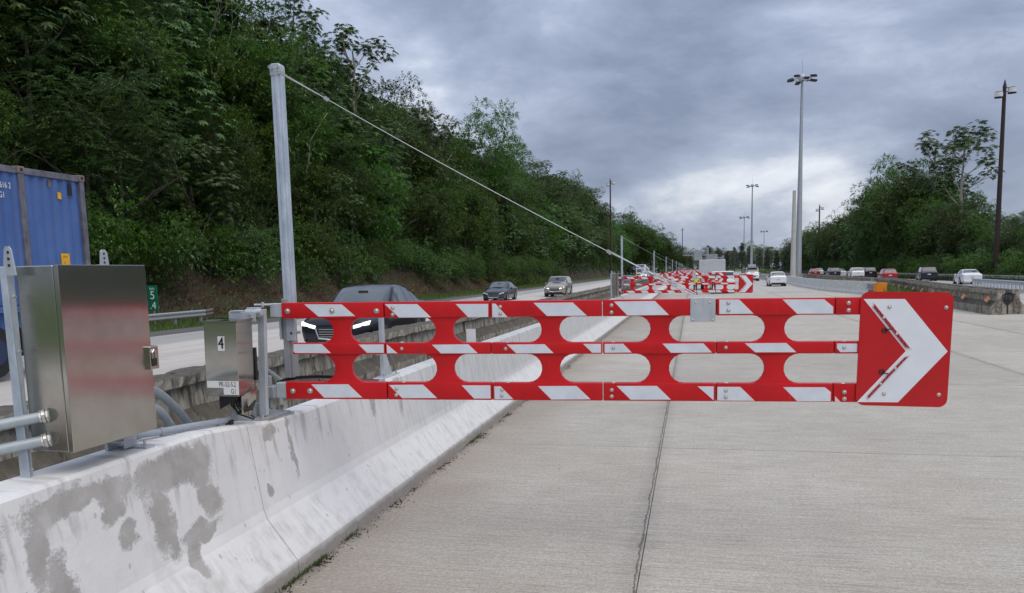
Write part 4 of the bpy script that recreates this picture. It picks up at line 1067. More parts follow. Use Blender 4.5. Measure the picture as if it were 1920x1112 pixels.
for q in ([(4.362, 1.886), (4.350, 1.851), (4.583, 1.555), (4.630, 1.549)], [(4.622, 1.510), (4.580, 1.498), (4.329, 1.213), (4.342, 1.186)]):
    qq = [unb(*p) for p in q]; c = (sum(a for a, b in qq)/4, sum(b for a, b in qq)/4)
    gb(fan(qq, .040, .0425), 'led_strip_border', M['reflrim'], board)
    def ins(p, k): l = math.hypot(c[0]-p[0], c[1]-p[1]); return (p[0]+(c[0]-p[0])/l*k, p[1]+(c[1]-p[1])/l*k)
    # inner strip, parallel to the border
    a, b, c2, d2 = qq
    l0 = ((a[0]*.8+b[0]*.2), (a[1]*.8+b[1]*.2)); l1 = ((a[0]*.2+b[0]*.8), (a[1]*.2+b[1]*.8)); l2 = ((d2[0]*.2+c2[0]*.8), (d2[1]*.2+c2[1]*.8)); l3 = ((d2[0]*.8+c2[0]*.2), (d2[1]*.8+c2[1]*.2))
    q4 = [ins(x, .012) for x in (l0, l1, l2, l3)]
    gb(fan(q4, .0426, .0475), 'led_strip', M['led'], board)
    mb = MB(); n = 11
    for k in range(n):
        for w_ in (.3, .7):
            u = (k+.5+(.25 if w_ > .5 else -.25))/n
            A = (q4[0][0]*(1-w_)+q4[1][0]*w_, q4[0][1]*(1-w_)+q4[1][1]*w_); B = (q4[3][0]*(1-w_)+q4[2][0]*w_, q4[3][1]*(1-w_)+q4[2][1]*w_)
            mb.dome(bp(A[0]*(1-u)+B[0]*u, A[1]*(1-u)+B[1]*u, .0475), gn, .0019, .0015, 6)
    gb(mb, 'leds', M['lens'], board)
    mb = MB()
    for u in (.30, .66): mb.dome(bp((qq[0][0]+qq[1][0])/2*(1-u)+(qq[2][0]+qq[3][0])/2*u, (qq[0][1]+qq[1][1])/2*(1-u)+(qq[2][1]+qq[3][1])/2*u, .0475), gn, .0095, .005, 10)
    gb(mb, 'strip_rivets', M['bolt'], board, smooth=True)
for s, z in [(4.469, 1.849), (4.847, 1.839), (4.452, 1.231), (4.822, 1.224)]:
    p = unb(s, z); mb = MB(); mb.cyl(bp(*p, .0395), bp(*p, .042), .0145, 14); mb.dome(bp(*p, .042), gn, .010, .007, 12); gb(mb, 'bolt', M['bolt'], board, smooth=True)
for s, z, dz in [(4.441, 1.683, .03), (4.432, 1.391, -.03)]:
    p = unb(s, z); mb = MB()
    c = Vector(bp(*p, .040)); ring = []
    for k in range(13): a = 6.283*k/12; ring.append(c+gd*.016*math.cos(a)+Vector((0, 0, 1))*.016*math.sin(a))
    mb.tube(ring, .0045, 6); mb.tube([c, Vector(bp(p[0]+.015, p[1]+dz*.3, .052)), Vector(bp(p[0]+.045, p[1]+dz*.45, .048))], .004, 6)
    gb(mb, 'cable_grommet', M['black'], board)
# mast: lipped channel tube, drops behind the arm
def mp(x, y, z): return (x-3.093, y+5.75, z)
mb = MB(); pr = [(-.05, -.05), (-.016, -.05), (-.010, -.058), (.018, -.058), (.023, -.05), (.05, -.05), (.05, .05), (-.05, .05)]
vs = []
for z in (1.93, 3.69): vs += [(-3.098+a*.84, 5.75+b*.62, z) for a, b in pr]
mb.add(vs, [(k, (k+1) % 8, 8+(k+1) % 8, 8+k) for k in range(8)]+[tuple(range(8)), tuple(range(8, 16))[::-1]])
mast = gb(mb, 'mast', M['mast'], bevel=.003)
mb = MB(); mb.prism([(-.045, 0), (.045, 0), (.045, .07), (.03, .088), (-.03, .088), (-.045, .07)], lambda a, b, d: (-3.098+a, 5.75+d, 3.675+b), -.040, .034)
cap = gb(mb, 'mast_cap', M['galv'], bevel=.004)
for dx, dz in ((-.025, .045), (.022, .06)): gb(MB().cyl((-3.098+dx, 5.712, 3.675+dz), (-3.098+dx, 5.697, 3.675+dz), .011, 6), 'bolt', M['bolt'], cap)
mb = MB(); ch = []
for k in range(5): # shackle and chain links from the cap
    c = Vector((-3.125+.020*k, 5.690-.002*k, 3.735-.011*k)); r_ = []
    for q in range(9): a = 6.283*q/8; r_.append(c+Vector((math.cos(a)*.016, (.008 if k % 2 else 0)*math.sin(a), math.sin(a)*(.006 if k % 2 else .011))))
    mb.tube(r_, .0035, 5)
gb(mb, 'chain_shackle', M['galv'])
C0 = Vector((-3.045, 5.69, 3.69)); C1 = Vector(gp(3.13, 1.985, -.02))
def cp(u, off=0.): return C0.lerp(C1, u)+Vector((0, 0, -.035*4*u*(1-u)+off))
gb(MB().tube([cp(i/24) for i in range(25)], .0030, 6), 'stay_cable', M['galv'])
gb(MB().tube([cp(.0+.12*i/6, -.010+.0016*i) for i in range(7)], .0026, 5), 'cable_tail', M['galv'])
gb(MB().tube([cp(.80+.14*i/6, .008-.0013*i) for i in range(7)], .0026, 5), 'cable_tail', M['galv'])
for u in (.005, .115, .80, .95):
    p = cp(u); mb = MB(); mb.obox(p, (.016, 0, -.010), (0, .009, 0), (.006, 0, .010)); mb.cyl(p+Vector((0, 0, -.02)), p+Vector((0, 0, .016)), .004, 6); gb(mb, 'cable_clamp', M['bolt'])
mb = MB(); a, b = cp(.905), cp(1.0)
for o_ in (-.012, .012): mb.tube([a+Vector((0, 0, o_)), b+Vector((0, 0, o_))], .0045, 6)
mb.obox((a+b)/2, (b-a)*.5*.12, (0, .012, 0), (0, 0, .018)); mb.cyl(a-(b-a).normalized()*.05, a, .008, 8)
rg = []
for q in range(13): t_ = 6.283*q/12; rg.append(cp(.885)+Vector((math.cos(t_)*.024, 0, math.sin(t_)*.024)))
mb.tube(rg, .006, 6); gb(mb, 'turnbuckle', M['galv'])
# hinge work below and beside the mast
mb = MB(); mb.box(-3.150, -3.105, 5.70, 5.80, 1.36, 1.985); mb.box(-3.102, -3.078, 5.705, 5.80, 1.36, 1.93); mb.cyl((-3.104, 5.70, 1.36), (-3.104, 5.70, 1.93), .009, 8)
gb(mb, 'hinge_tube', M['galv_dark'], bevel=.003)
mb = MB(); mb.box(-3.105, -3.030, 5.672, 5.698, 1.655, 1.93); mb.box(-3.168, -3.152, 5.68, 5.79, 1.665, 1.93); br = gb(mb, 'hinge_bracket', M['galv'], bevel=.003)
gb(MB().cyl((-3.062, 5.674, 1.715), (-3.062, 5.668, 1.715), .009, 10), 'bolt_hole', M['ink'], br)
mb = MB(); mb.cyl((-3.20, 5.74, 1.70), (-3.16, 5.74, 1.70), .010, 6); mb.cyl((-3.03, 5.70, 1.72), (-3.0, 5.70, 1.72), .012, 6); gb(mb, 'bolt', M['bolt'], br)
gb(MB().prism([(-.095, 1.845), (0.004, 1.845), (0.004, 1.952), (-.095, 1.952)], gp, -.05, .010), 'arm_socket', M['galv'], bevel=.004)
gb(MB().prism([(-.078, 1.212), (.004, 1.212), (.004, 1.332), (-.078, 1.332)], gp, -.055, .012), 'arm_socket', M['galv'], bevel=.004)
mb = MB(); mb.cyl((-3.30, 5.56, 1.944), (-3.16, 5.58, 1.944), .009, 8); mb.cyl((-3.235, 5.57, 1.925), (-3.235, 5.57, 1.965), .011, 8); gb(mb, 'push_rod', M['galv'])
mb = MB(); mb.box(-3.262, -3.176, 5.55, 5.66, 1.215, 1.31); mb.cyl((-3.23, 5.60, 1.13), (-3.23, 5.60, 1.39), .018, 10); mb.cyl((-3.155, 5.62, 1.155), (-3.155, 5.62, 1.22), .022, 8); gb(mb, 'lower_hinge', M['galv_dark'], bevel=.006)
# base post with clevis, foot plate
mb = MB(); mb.add([(-3.20, 5.43, 1.915), (-3.145, 5.43, 1.915), (-3.178, 5.43, 1.10), (-3.238, 5.43, 1.10), (-3.20, 5.47, 1.915), (-3.145, 5.47, 1.915), (-3.178, 5.47, 1.10), (-3.238, 5.47, 1.10)], [(0,1,2,3),(4,5,6,7),(0,1,5,4),(1,2,6,5),(2,3,7,6),(3,0,4,7)])
gb(mb, 'support_column', M['galv'], bevel=.003)
mb = MB(); mb.box(-3.37, -3.15, 5.31, 5.318, 1.83, 1.905); mb.box(-3.355, -3.27, 5.30, 5.40, 1.905, 1.913); mb.box(-3.25, -3.16, 5.36, 5.42, 1.862, 1.932); mb.cyl((-3.26, 5.37, 1.897), (-3.13, 5.37, 1.897), .026, 10)
tp = gb(mb, 'top_yoke', M['galv'], bevel=.003)
for x, z in ((-3.345, 1.858), (-3.185, 1.856), (-3.195, 1.885)): gb(MB().cyl((x, 5.31, z), (x, 5.30, z), .0095, 6), 'bolt', M['bolt'], tp)
zt_ = wtop(5.6)
mb = MB(); mb.box(-3.345, -3.13, 5.30, 5.78, zt_, zt_+.014); mb.box(-3.335, -3.14, 5.31, 5.74, zt_+.014, zt_+.032); mb.box(-3.28, -3.262, 5.40, 5.6, zt_+.03, zt_+.13)
fp = gb(mb, 'foot_plate', M['galv_dark'], bevel=.003)
for x, y in ((-3.17, 5.36), (-3.17, 5.68), (-3.31, 5.68)): gb(MB().cyl((x, y, zt_+.03), (x, y, zt_+.06), .012, 6), 'anchor_bolt', M['bolt'], fp)
pts = [(-3.20, 5.66, 1.33), (-3.17, 5.72, 1.345), (-3.05, 5.75, 1.362), (-2.9, 5.76, 1.368), (-2.66, 5.77, 1.362), (-2.58, 5.76, 1.34)]
mb = MB(); mb.tube(pts, .008, 6); mb.tube([(a, b, c-.012) for a, b, c in pts], .006, 6); mb.cyl((-2.86, 5.76, 1.345), (-2.86, 5.76, 1.40), .004, 5); gb(mb, 'power_cable', M['black'])
# further gates down the wall: copies 30.4 m apart
names = ['second', 'third', 'fourth', 'fifth', 'sixth', 'seventh', 'eighth', 'ninth']
for k in range(8):
    y = 5.7+30.35*(k+1); skip = () if k < 1 else (('bolt', 'top_bolt', 'strip_rivets', 'leds', 'cable_grommet', 'bolt_hole', 'anchor_bolt', 'stripe_rim') if k < 4 else
         ('bolt', 'top_bolt', 'strip_rivets', 'leds', 'cable_grommet', 'bolt_hole', 'anchor_bolt', 'stripe_rim', 'led_strip', 'led_strip_border', 'cable_clamp', 'cable_tail', 'chain_shackle', 'turnbuckle', 'power_cable'))
    c = copy_tree(gate, (-3.2+.004*k, y, wtop(y)-.02-.03*min(k, 3)), 0, skip=skip)
    dd = gd*.822; dd.z = -.0071
    for ch in list(c.children):
        b_ = ch.name.split('.')[0]
        if b_ in ('end_rail', 'end_board'): ch.location = ch.location+dd
        if b_ == 'lattice_panel' and ch.data == panels[4].data: e_ = copy_tree(ch, parent=c, skip=skip); e_.location = ch.location+dd
    c['label'] = names[k]+' swing gate along the wall counting from the camera, red arm with white stripes'; c['group'] = 'swing gates along the white wall'
gate['group'] = 'swing gates along the white wall'

# ------------------------------------------------------------------ control box numbered 4 (behind-left of the gate foot)
O4 = Vector((-3.30, 5.0, 1.06))
def control_box(loc, label, lettered=True):
    t = thing('control_box', label, 'control box', loc, 0)
    def bb(mb, n, mt, p=None, **k): return mb.build(n, mt, p or t, off=O4, **k)
    # housing, front face turned a little, lid overhanging
    mb = MB(); z0, z1 = 1.335, 1.850
    fl, fr = Vector((-3.315, 4.91)), Vector((-3.055, 4.90)); bl, br_ = Vector((-3.40, 5.24)), Vector((-3.145, 5.25))
    v = []
    for z in (z0, z1):
        for p in (fl, fr, br_, bl): v.append((p.x-(.012 if z == z0 else 0), p.y, z))
    mb.add(v, [(0,1,2,3),(4,5,6,7),(0,1,5,4),(1,2,6,5),(2,3,7,6),(3,0,4,7)]); h = bb(mb, 'housing', M['ss'], bevel=.003)
    mb = MB(); v = []
    for z in (z1+.001, z1+.012):
        for p, dx, dy in ((fl, -.008, -.008), (fr, .008, -.008), (br_, .008, 0), (bl, -.008, 0)): v.append((p.x+dx, p.y+dy, z))
    mb.add(v, [(0,1,2,3),(4,5,6,7),(0,1,5,4),(1,2,6,5),(2,3,7,6),(3,0,4,7)]); bb(mb, 'lid', M['ss'])
    mb = MB(); mb.add([(-3.29, 5.0, 1.33), (-3.14, 5.0, 1.33), (-3.14, 5.0, 1.30), (-3.29, 5.0, 1.225), (-3.29, 5.006, 1.33), (-3.14, 5.006, 1.33), (-3.14, 5.006, 1.30), (-3.29, 5.006, 1.225)], [(0,1,2,3),(4,5,6,7),(0,1,5,4),(1,2,6,5),(2,3,7,6),(3,0,4,7)])
    bb(mb, 'skirt', M['plasticblk'])
    mb = MB(); mb.add([(-3.085, 4.96, 1.325), (-3.130, 5.24, 1.36), (-3.150, 5.24, 1.22), (-3.10, 4.98, 1.205), (-3.089, 4.96, 1.325), (-3.134, 5.24, 1.36), (-3.154, 5.24, 1.22), (-3.104, 4.98, 1.205)], [(0,1,2,3),(4,5,6,7),(0,1,5,4),(1,2,6,5),(2,3,7,6),(3,0,4,7)])
    bb(mb, 'side_skirt', M['ss'])
    mb = MB(); mb.box(-3.172, -3.150, 5.27, 5.30, 1.40, 1.64); bb(mb, 'latch_slot', M['ink'])
    mb = MB()
    for q in range(5):
        a = random.uniform(-.02, .02); mb.tube([(-3.20+.012*q, 5.05, 1.335), (-3.215+.02*q, 5.03, 1.25), (-3.16+.012*q+a, 5.02, 1.195+.006*q), (-3.10+a, 5.08, 1.215), (-3.09, 5.14, 1.27)], .0075, 6)
    mb.tube([(-3.21, 5.05, 1.25), (-3.20, 5.08, 1.18), (-3.10, 5.12, 1.135), (-3.02-.12, 5.2, 1.13), (-3.2, 5.25, 1.14)], .006, 6)
    bb(mb, 'cable_bundle', M['black'])
    def ff(u, z, d=.0015): # point on front face: u 0..1
        p = fl.lerp(fr, u); return (p.x-.012*(z1-z)/(z1-z0), p.y-d, z)
    if lettered:
        def plate(u0, u1, za, zb, nm='label_plate'): return bb(MB().add([ff(u0, za), ff(u1, za), ff(u1, zb), ff(u0, zb)], [(0,1,2,3)]), nm, M['paper'], h)
        def lt(txt, size, u, z, sq=.8, bold=0.): 
            n_ = lambda a, b: ff(u+a/.26, z+b, .003+bold)
            text_mesh(txt, size, n_, M['ink'], h, off=O4, squeeze=sq)
        plate(.415, .625, 1.655, 1.755); lt('4', .112, .52, 1.705, .8); lt('4', .112, .527, 1.705, .8, .0004); lt('4', .112, .513, 1.705, .8, .0008)
        plate(.03, 1., 1.395, 1.443); lt('PR-52-5.2', .046, .66, 1.4185, .74)
        plate(.535, 1., 1.347, 1.3945); lt('G1', .046, .84, 1.370, .74)
        mb = MB()
        for k in range(14): # small rust scabs on the side face
            u = .28+.3*random.random(); p = fr.lerp(br_, u); z = 1.43+random.uniform(-.02, .035)*(1 if k < 9 else 1.6); s_ = random.uniform(.003, .008)
            mb.box(p.x-.001-.012*(z1-z)/(z1-z0), p.x+.0012-.012*(z1-z)/(z1-z0), p.y-s_, p.y+s_, z-s_*.7, z+s_*.7)
        bb(mb, 'rust_spots', M['rust'], h)
    return t
cb4 = control_box(O4, 'grey steel control box with a 4 and PR-52-5.2 G1 labels on the wall')
for k in range(3):
    y = 5.0+30.35*(k+1); c = copy_tree(cb4, (O4.x, y, wtop(y)-.02), 0, skip=('rust_spots', 'lettering', 'latch_slot') if k else ())
    c['label'] = 'control box at the foot of the '+names[k]+' swing gate, seen small'

# ------------------------------------------------------------------ big stainless cabinet
OC = Vector((-3.2, 3.7, 1.16))
cab = thing('electrical_cabinet', 'large stainless steel cabinet with padlocked door mounted on the wall', 'cabinet', OC)
def cbld(mb, n, mt, p=None, **k): return mb.build(n, mt, p or cab, off=OC, **k)
z0, z1 = 1.285, 2.236
body = cbld(MB().box(-3.345, -3.122, 3.398, 4.030, z0, z1), 'body', M['ss'], bevel=.004)
cbld(MB().box(-3.122, -3.112, 3.408, 4.02, z0+.012, z1-.012), 'door_seal', M['ink'])
door = cbld(MB().box(-3.112, -3.085, 3.392, 4.045, z0-.004, z1+.003), 'door', M['ss'], bevel=.003, seg=2)
mb = MB(); mb.box(-3.098, -3.060, 4.0, 4.075, 1.635, 1.770); cbld(mb, 'latch', M['ss'], door, bevel=.004)
mb = MB(); mb.box(-3.062, -3.047, 4.005, 4.045, 1.655, 1.705); lk = cbld(mb, 'padlock', M['plasticblk'], door, bevel=.006)
mb = MB(); mb.tube([(-3.054, 4.012, 1.70), (-3.054, 4.012, 1.735), (-3.054, 4.025, 1.75), (-3.054, 4.038, 1.735), (-3.054, 4.038, 1.70)], .004, 6); cbld(mb, 'shackle', M['chrome'], door)
def ear(y, x0=-3.36):
    mb = MB(); mb.prism([(y-.0, 2.16), (y+.075, 2.20), (y+.062, 2.32), (y+.045, 2.338), (y+.020, 2.338), (y+.008, 2.325), (y-.004, 2.2)], lambda a, b, d: (x0+d, a, b), 0, .008)
    e_ = cbld(mb, 'hanging_bracket', M['galv'])
    for z in (2.262, 2.288, 2.314): cbld(MB().cyl((x0+.0085, y+.032, z), (x0+.0105, y+.032, z), .007, 8), 'bracket_hole', M['ink'], e_)
ear(4.085, -3.42)
mb = MB(); mb.prism([(-3.352, 2.19), (-3.275, 2.19), (-3.293, 2.318), (-3.305, 2.334), (-3.325, 2.334), (-3.333, 2.318)], lambda a, b, d: (a, 3.33+d, b), 0, .008)
e_ = cbld(mb, 'hanging_bracket', M['galv'])
for z in (2.24, 2.272, 2.304): cbld(MB().cyl((-3.309, 3.3295, z), (-3.309, 3.327, z), .007, 8), 'bracket_hole', M['ink'], e_)
mb = MB(); mb.add([(-3.372, 3.33, 2.235), (-3.335, 3.33, 2.235), (-3.305, 3.33, 1.06), (-3.368, 3.33, 1.06), (-3.372, 3.39, 2.235), (-3.345, 3.39, 2.235), (-3.345, 3.39, 1.06), (-3.368, 3.39, 1.06)], [(0,1,2,3),(4,5,6,7),(0,1,5,4),(1,2,6,5),(2,3,7,6),(3,0,4,7)])
cbld(mb, 'mounting_leg', M['mast'], bevel=.002)
mb = MB(); mb.box(-3.42, -3.40, 4.06, 4.12, 1.0, 2.25); cbld(mb, 'mounting_leg', M['galv'])
for z in (2.085, 1.81, 1.20): cbld(MB().cyl((-3.318, 3.345, z), (-3.302, 3.345, z), .008, 6), 'bolt', M['bolt'])
zt2 = wtop(4.1)
mb = MB(); mb.box(-3.36, -3.15, 4.02, 4.10, zt2, zt2+.012); mb.box(-3.36, -3.24, 3.93, 4.05, zt2+.05, zt2+.062); mb.box(-3.36, -3.34, 3.93, 4.10, zt2, zt2+.11); mb.box(-3.25, -3.242, 3.95, 4.06, zt2+.012, zt2+.12)
ft = cbld(mb, 'foot_bracket', M['galv'], bevel=.002)
cbld(MB().cyl((-3.19, 4.06, zt2+.01), (-3.19, 4.06, zt2+.05), .009, 6), 'anchor_bolt', M['bolt'], ft)
for za, zb in ((1.475, 1.402), (1.352, 1.272)):
    # horizontal supply pipe into the side of the cabinet
    mb = MB(); mb.cyl((-3.215, 3.396, za), (-3.95, 2.9, zb-.05), .0275, 18); cbld(mb, 'supply_pipe', M['conduit'], smooth=True)
    d_ = (Vector((-3.95, 2.9, zb-.05))-Vector((-3.215, 3.396, za))).normalized(); c = Vector((-3.215, 3.396, za))
    mb = MB(); mb.cyl(c+d_*.004, c+d_*.012, .038, 8); mb.cyl(c+d_*.018, c+d_*.032, .037, 18); mb.cyl(c+d_*.036, c+d_*.044, .034, 8); cbld(mb, 'pipe_locknut', M['bolt'])

# conduits on the wall top
def conduit(lb, pts, r, mat, collars=()):
    t = thing('conduit', lb, 'pipe')
    P = [Vector(p) for p in pts]; out = []
    for i in range(len(P)-1):    # Catmull-Rom
        p0 = P[max(i-1, 0)]; p1 = P[i]; p2 = P[i+1]; p3 = P[min(i+2, len(P)-1)]
        for k in range(6):
            u = k/6; out.append(.5*((2*p1)+(p2-p0)*u+(2*p0-5*p1+4*p2-p3)*u*u+(3*p1-p0-3*p2+p3)*u*u*u))
    out.append(P[-1]); MB().tube(out, r, 14).build('pipe', mat, t, smooth=True)
    for q in collars:
        i = int(q*(len(out)-2)); MB().tube([out[i], out[i+1].lerp(out[i], .6)], r*1.22, 14).build('collar', mat, t)
conduit('slim grey plastic conduit lying on the wall between cabinet and control box', [(-3.36, 4.08, 1.33), (-3.365, 4.14, 1.22), (-3.33, 4.28, zt2+.035), (-3.26, 4.55, wtop(4.5)+.026), (-3.25, 4.85, wtop(4.85)+.026), (-3.235, 5.02, wtop(5.0)+.03), (-3.225, 5.07, 1.16), (-3.22, 5.09, 1.22)], .022, M['grey_pvc'], (.36, .62))
conduit('higher steel conduit hooping from the cabinet down behind the wall', [(-3.38, 4.0, 1.42), (-3.43, 4.35, 1.445), (-3.52, 4.60, 1.42), (-3.60, 4.9, 1.27), (-3.68, 5.25, 1.0), (-3.72, 5.5, .7)], .030, M['conduit'])
conduit('lower steel conduit hooping from the cabinet down behind the wall', [(-3.38, 4.0, 1.30), (-3.43, 4.35, 1.335), (-3.50, 4.60, 1.29), (-3.57, 4.82, 1.14), (-3.63, 5.05, .9), (-3.66, 5.2, .6)], .030, M['conduit'])
conduit('short steel conduit slanting behind the gate foot', [(-3.36, 5.7, 1.46), (-3.33, 5.85, 1.36), (-3.28, 5.95, 1.27), (-3.24, 6.05, 1.22)], .016, M['conduit'])
t = thing('metal_clip', 'small loose metal clip lying on the wall top by the control box', 'clip', (-3.22, 5.0, wtop(5.0)))
mb = MB(); mb.box(-.022, -.006, -.02, .02, 0, .030); mb.box(.008, .022, -.02, .02, 0, .034); mb.cyl((-.02, 0, .016), (.02, 0, .016), .008, 8); mb.build('clip_body', M['plasticblk'], t, bevel=.002)
MB().cyl((-.10, -.01, .01), (-.02, 0, .016), .004, 6).build('pin', M['galv'], t)
# arm rest post farther along the wall
zr = wtop(8.1)
t = thing('rest_post', 'slim galvanised post with a triangular gusset bolted on the wall top', 'post', (-3.235, 7.95, zr))
MB().box(-.022, .022, -.03, .03, 0, .66).build('post', M['galv'], t, bevel=.003)
MB().prism([(.03, .01), (.24, .01), (.05, .30), (.03, .30)], lambda a, b, d: (d, a, b), -.006, .006).build('gusset', M['galv'], t)
f_ = MB().box(-.06, .06, -.08, .34, 0, .012).build('base_plate', M['galv'], t)
for y in (-.05, .29): MB().cyl((.03, y, .012), (.03, y, .045), .011, 6).build('anchor_bolt', M['bolt'], f_)
t = thing('wall_lamp', 'flat reddish glass marker lamp lying on the wall top behind the arm', 'lamp', (-3.19, 7.42, wtop(7.4)))
MB().box(-.14, .14, -.06, .06, .004, .05).build('lens', simple('smoky_red_lens', (.18, .06, .07), .2), t, bevel=.012)
MB().box(.142, .158, -.065, .065, .0, .056).build('end_clamp', M['galv'], t)
for (x, y, w_, h_, lb) in ((-3.42, 12.1, .15, .2, 'larger white plate fixed behind the wall top'), (-3.38, 6.8, .05, .055, 'tiny white tag standing behind the wall top')):
    t = thing('white_plate', lb, 'plate', (x, y, wtop(y)-.04)); MB().box(-w_/2, w_/2, -.005, .005, 0, h_+.06).build('plate', M['whitepaint'], t); MB().box(-.01, .01, .005, .02, -.2, h_*.6).build('stake', M['galv_dark'], t)
# cabinet at the second gate, seen edge on
for k in range(1, 3):
    y = 3.7+30.35*k
    c = copy_tree(cab, (-3.2, y, wtop(y)-.03), 0, skip=('bracket_hole', 'supply_pipe', 'pipe_locknut')); c['label'] = 'small far cabinet on the wall before the '+names[k-1]+' swing gate'

# ------------------------------------------------------------------ vehicles
def crom(A, n):
    """Catmull-Rom resample of array A (k, ...) with n steps per span"""
    A = np.asarray(A, float); out = []
    for i in range(len(A)-1):
        p0 = A[max(i-1, 0)]; p1 = A[i]; p2 = A[i+1]; p3 = A[min(i+2, len(A)-1)]
        m1 = (p2-p0)*.5; m2 = (p3-p1)*.5
        for k in range(n):
            u = k/n; out.append((2*u**3-3*u*u+1)*p1+(u**3-2*u*u+u)*m1*.8+(-2*u**3+3*u*u)*p2+(u**3-u*u)*m2*.8)
    out.append(A[-1]); return np.array(out)
KINDS = {
 # y stations from nose (0) to tail; per station: y, half width, sill z, shoulder z, top z, top half width fraction, kind
 'sedan': dict(L=4.75, W=.915, st=[(0, .70, .30, .56, .60, .8), (.10, .82, .22, .66, .74, .8), (.55, .90, .20, .74, .86, .78), (1.15, .915, .19, .80, .96, .74), (1.45, .915, .19, .84, 1.0, .72), (2.25, .915, .19, .90, 1.40, .66), (2.85, .915, .19, .92, 1.45, .64), (3.45, .91, .19, .94, 1.38, .64), (4.15, .90, .20, .97, 1.07, .72), (4.60, .86, .24, .96, 1.04, .8), (4.75, .74, .34, .88, .93, .85)], cowl=4, rf=5, rr=7, deck=8, wh=(.85, 3.62), wr=.33, H=1.45),
 'hatch': dict(L=4.3, W=.885, st=[(0, .68, .30, .60, .64, .8), (.10, .80, .22, .70, .80, .8), (.5, .87, .20, .80, .92, .78), (1.0, .885, .19, .86, 1.02, .74), (1.25, .885, .19, .90, 1.06, .72), (1.95, .885, .19, .95, 1.50, .68), (2.6, .885, .19, .97, 1.58, .66), (3.45, .88, .19, 1.0, 1.56, .66), (3.75, .88, .2, 1.02, 1.50, .68), (4.2, .85, .24, 1.02, 1.10, .8), (4.3, .78, .34, .95, 1.0, .88)], cowl=4, rf=5, rr=8, deck=9, wh=(.8, 3.4), wr=.33, H=1.58),
 'suv': dict(L=4.6, W=.93, st=[(0, .78, .38, .72, .78, .85), (.08, .86, .30, .86, .96, .84), (.5, .92, .27, .95, 1.08, .80), (1.1, .93, .26, 1.0, 1.14, .78), (1.35, .93, .26, 1.02, 1.18, .76), (1.95, .93, .26, 1.08, 1.64, .74), (2.7, .93, .26, 1.10, 1.72, .72), (3.9, .92, .26, 1.12, 1.68, .72), (4.15, .92, .27, 1.13, 1.62, .74), (4.5, .90, .30, 1.10, 1.16, .84), (4.6, .84, .42, 1.0, 1.05, .9)], cowl=4, rf=5, rr=8, deck=9, wh=(.88, 3.65), wr=.37, H=1.72),
 'van': dict(L=5.0, W=.98, st=[(0, .86, .40, .85, .92, .9), (.06, .92, .34, .95, 1.05, .88), (.35, .97, .30, 1.05, 1.18, .86), (.6, .98, .3, 1.1, 1.26, .86), (.75, .98, .30, 1.12, 1.34, .86), (1.35, .98, .30, 1.15, 1.92, .84), (2.3, .98, .30, 1.18, 2.0, .84), (4.4, .98, .30, 1.18, 1.98, .84), (4.85, .97, .30, 1.18, 1.92, .86), (4.96, .95, .34, 1.15, 1.30, .9), (5.0, .92, .42, 1.1, 1.2, .94)], cowl=4, rf=5, rr=8, deck=9, wh=(.85, 4.0), wr=.36, H=2.0),
}
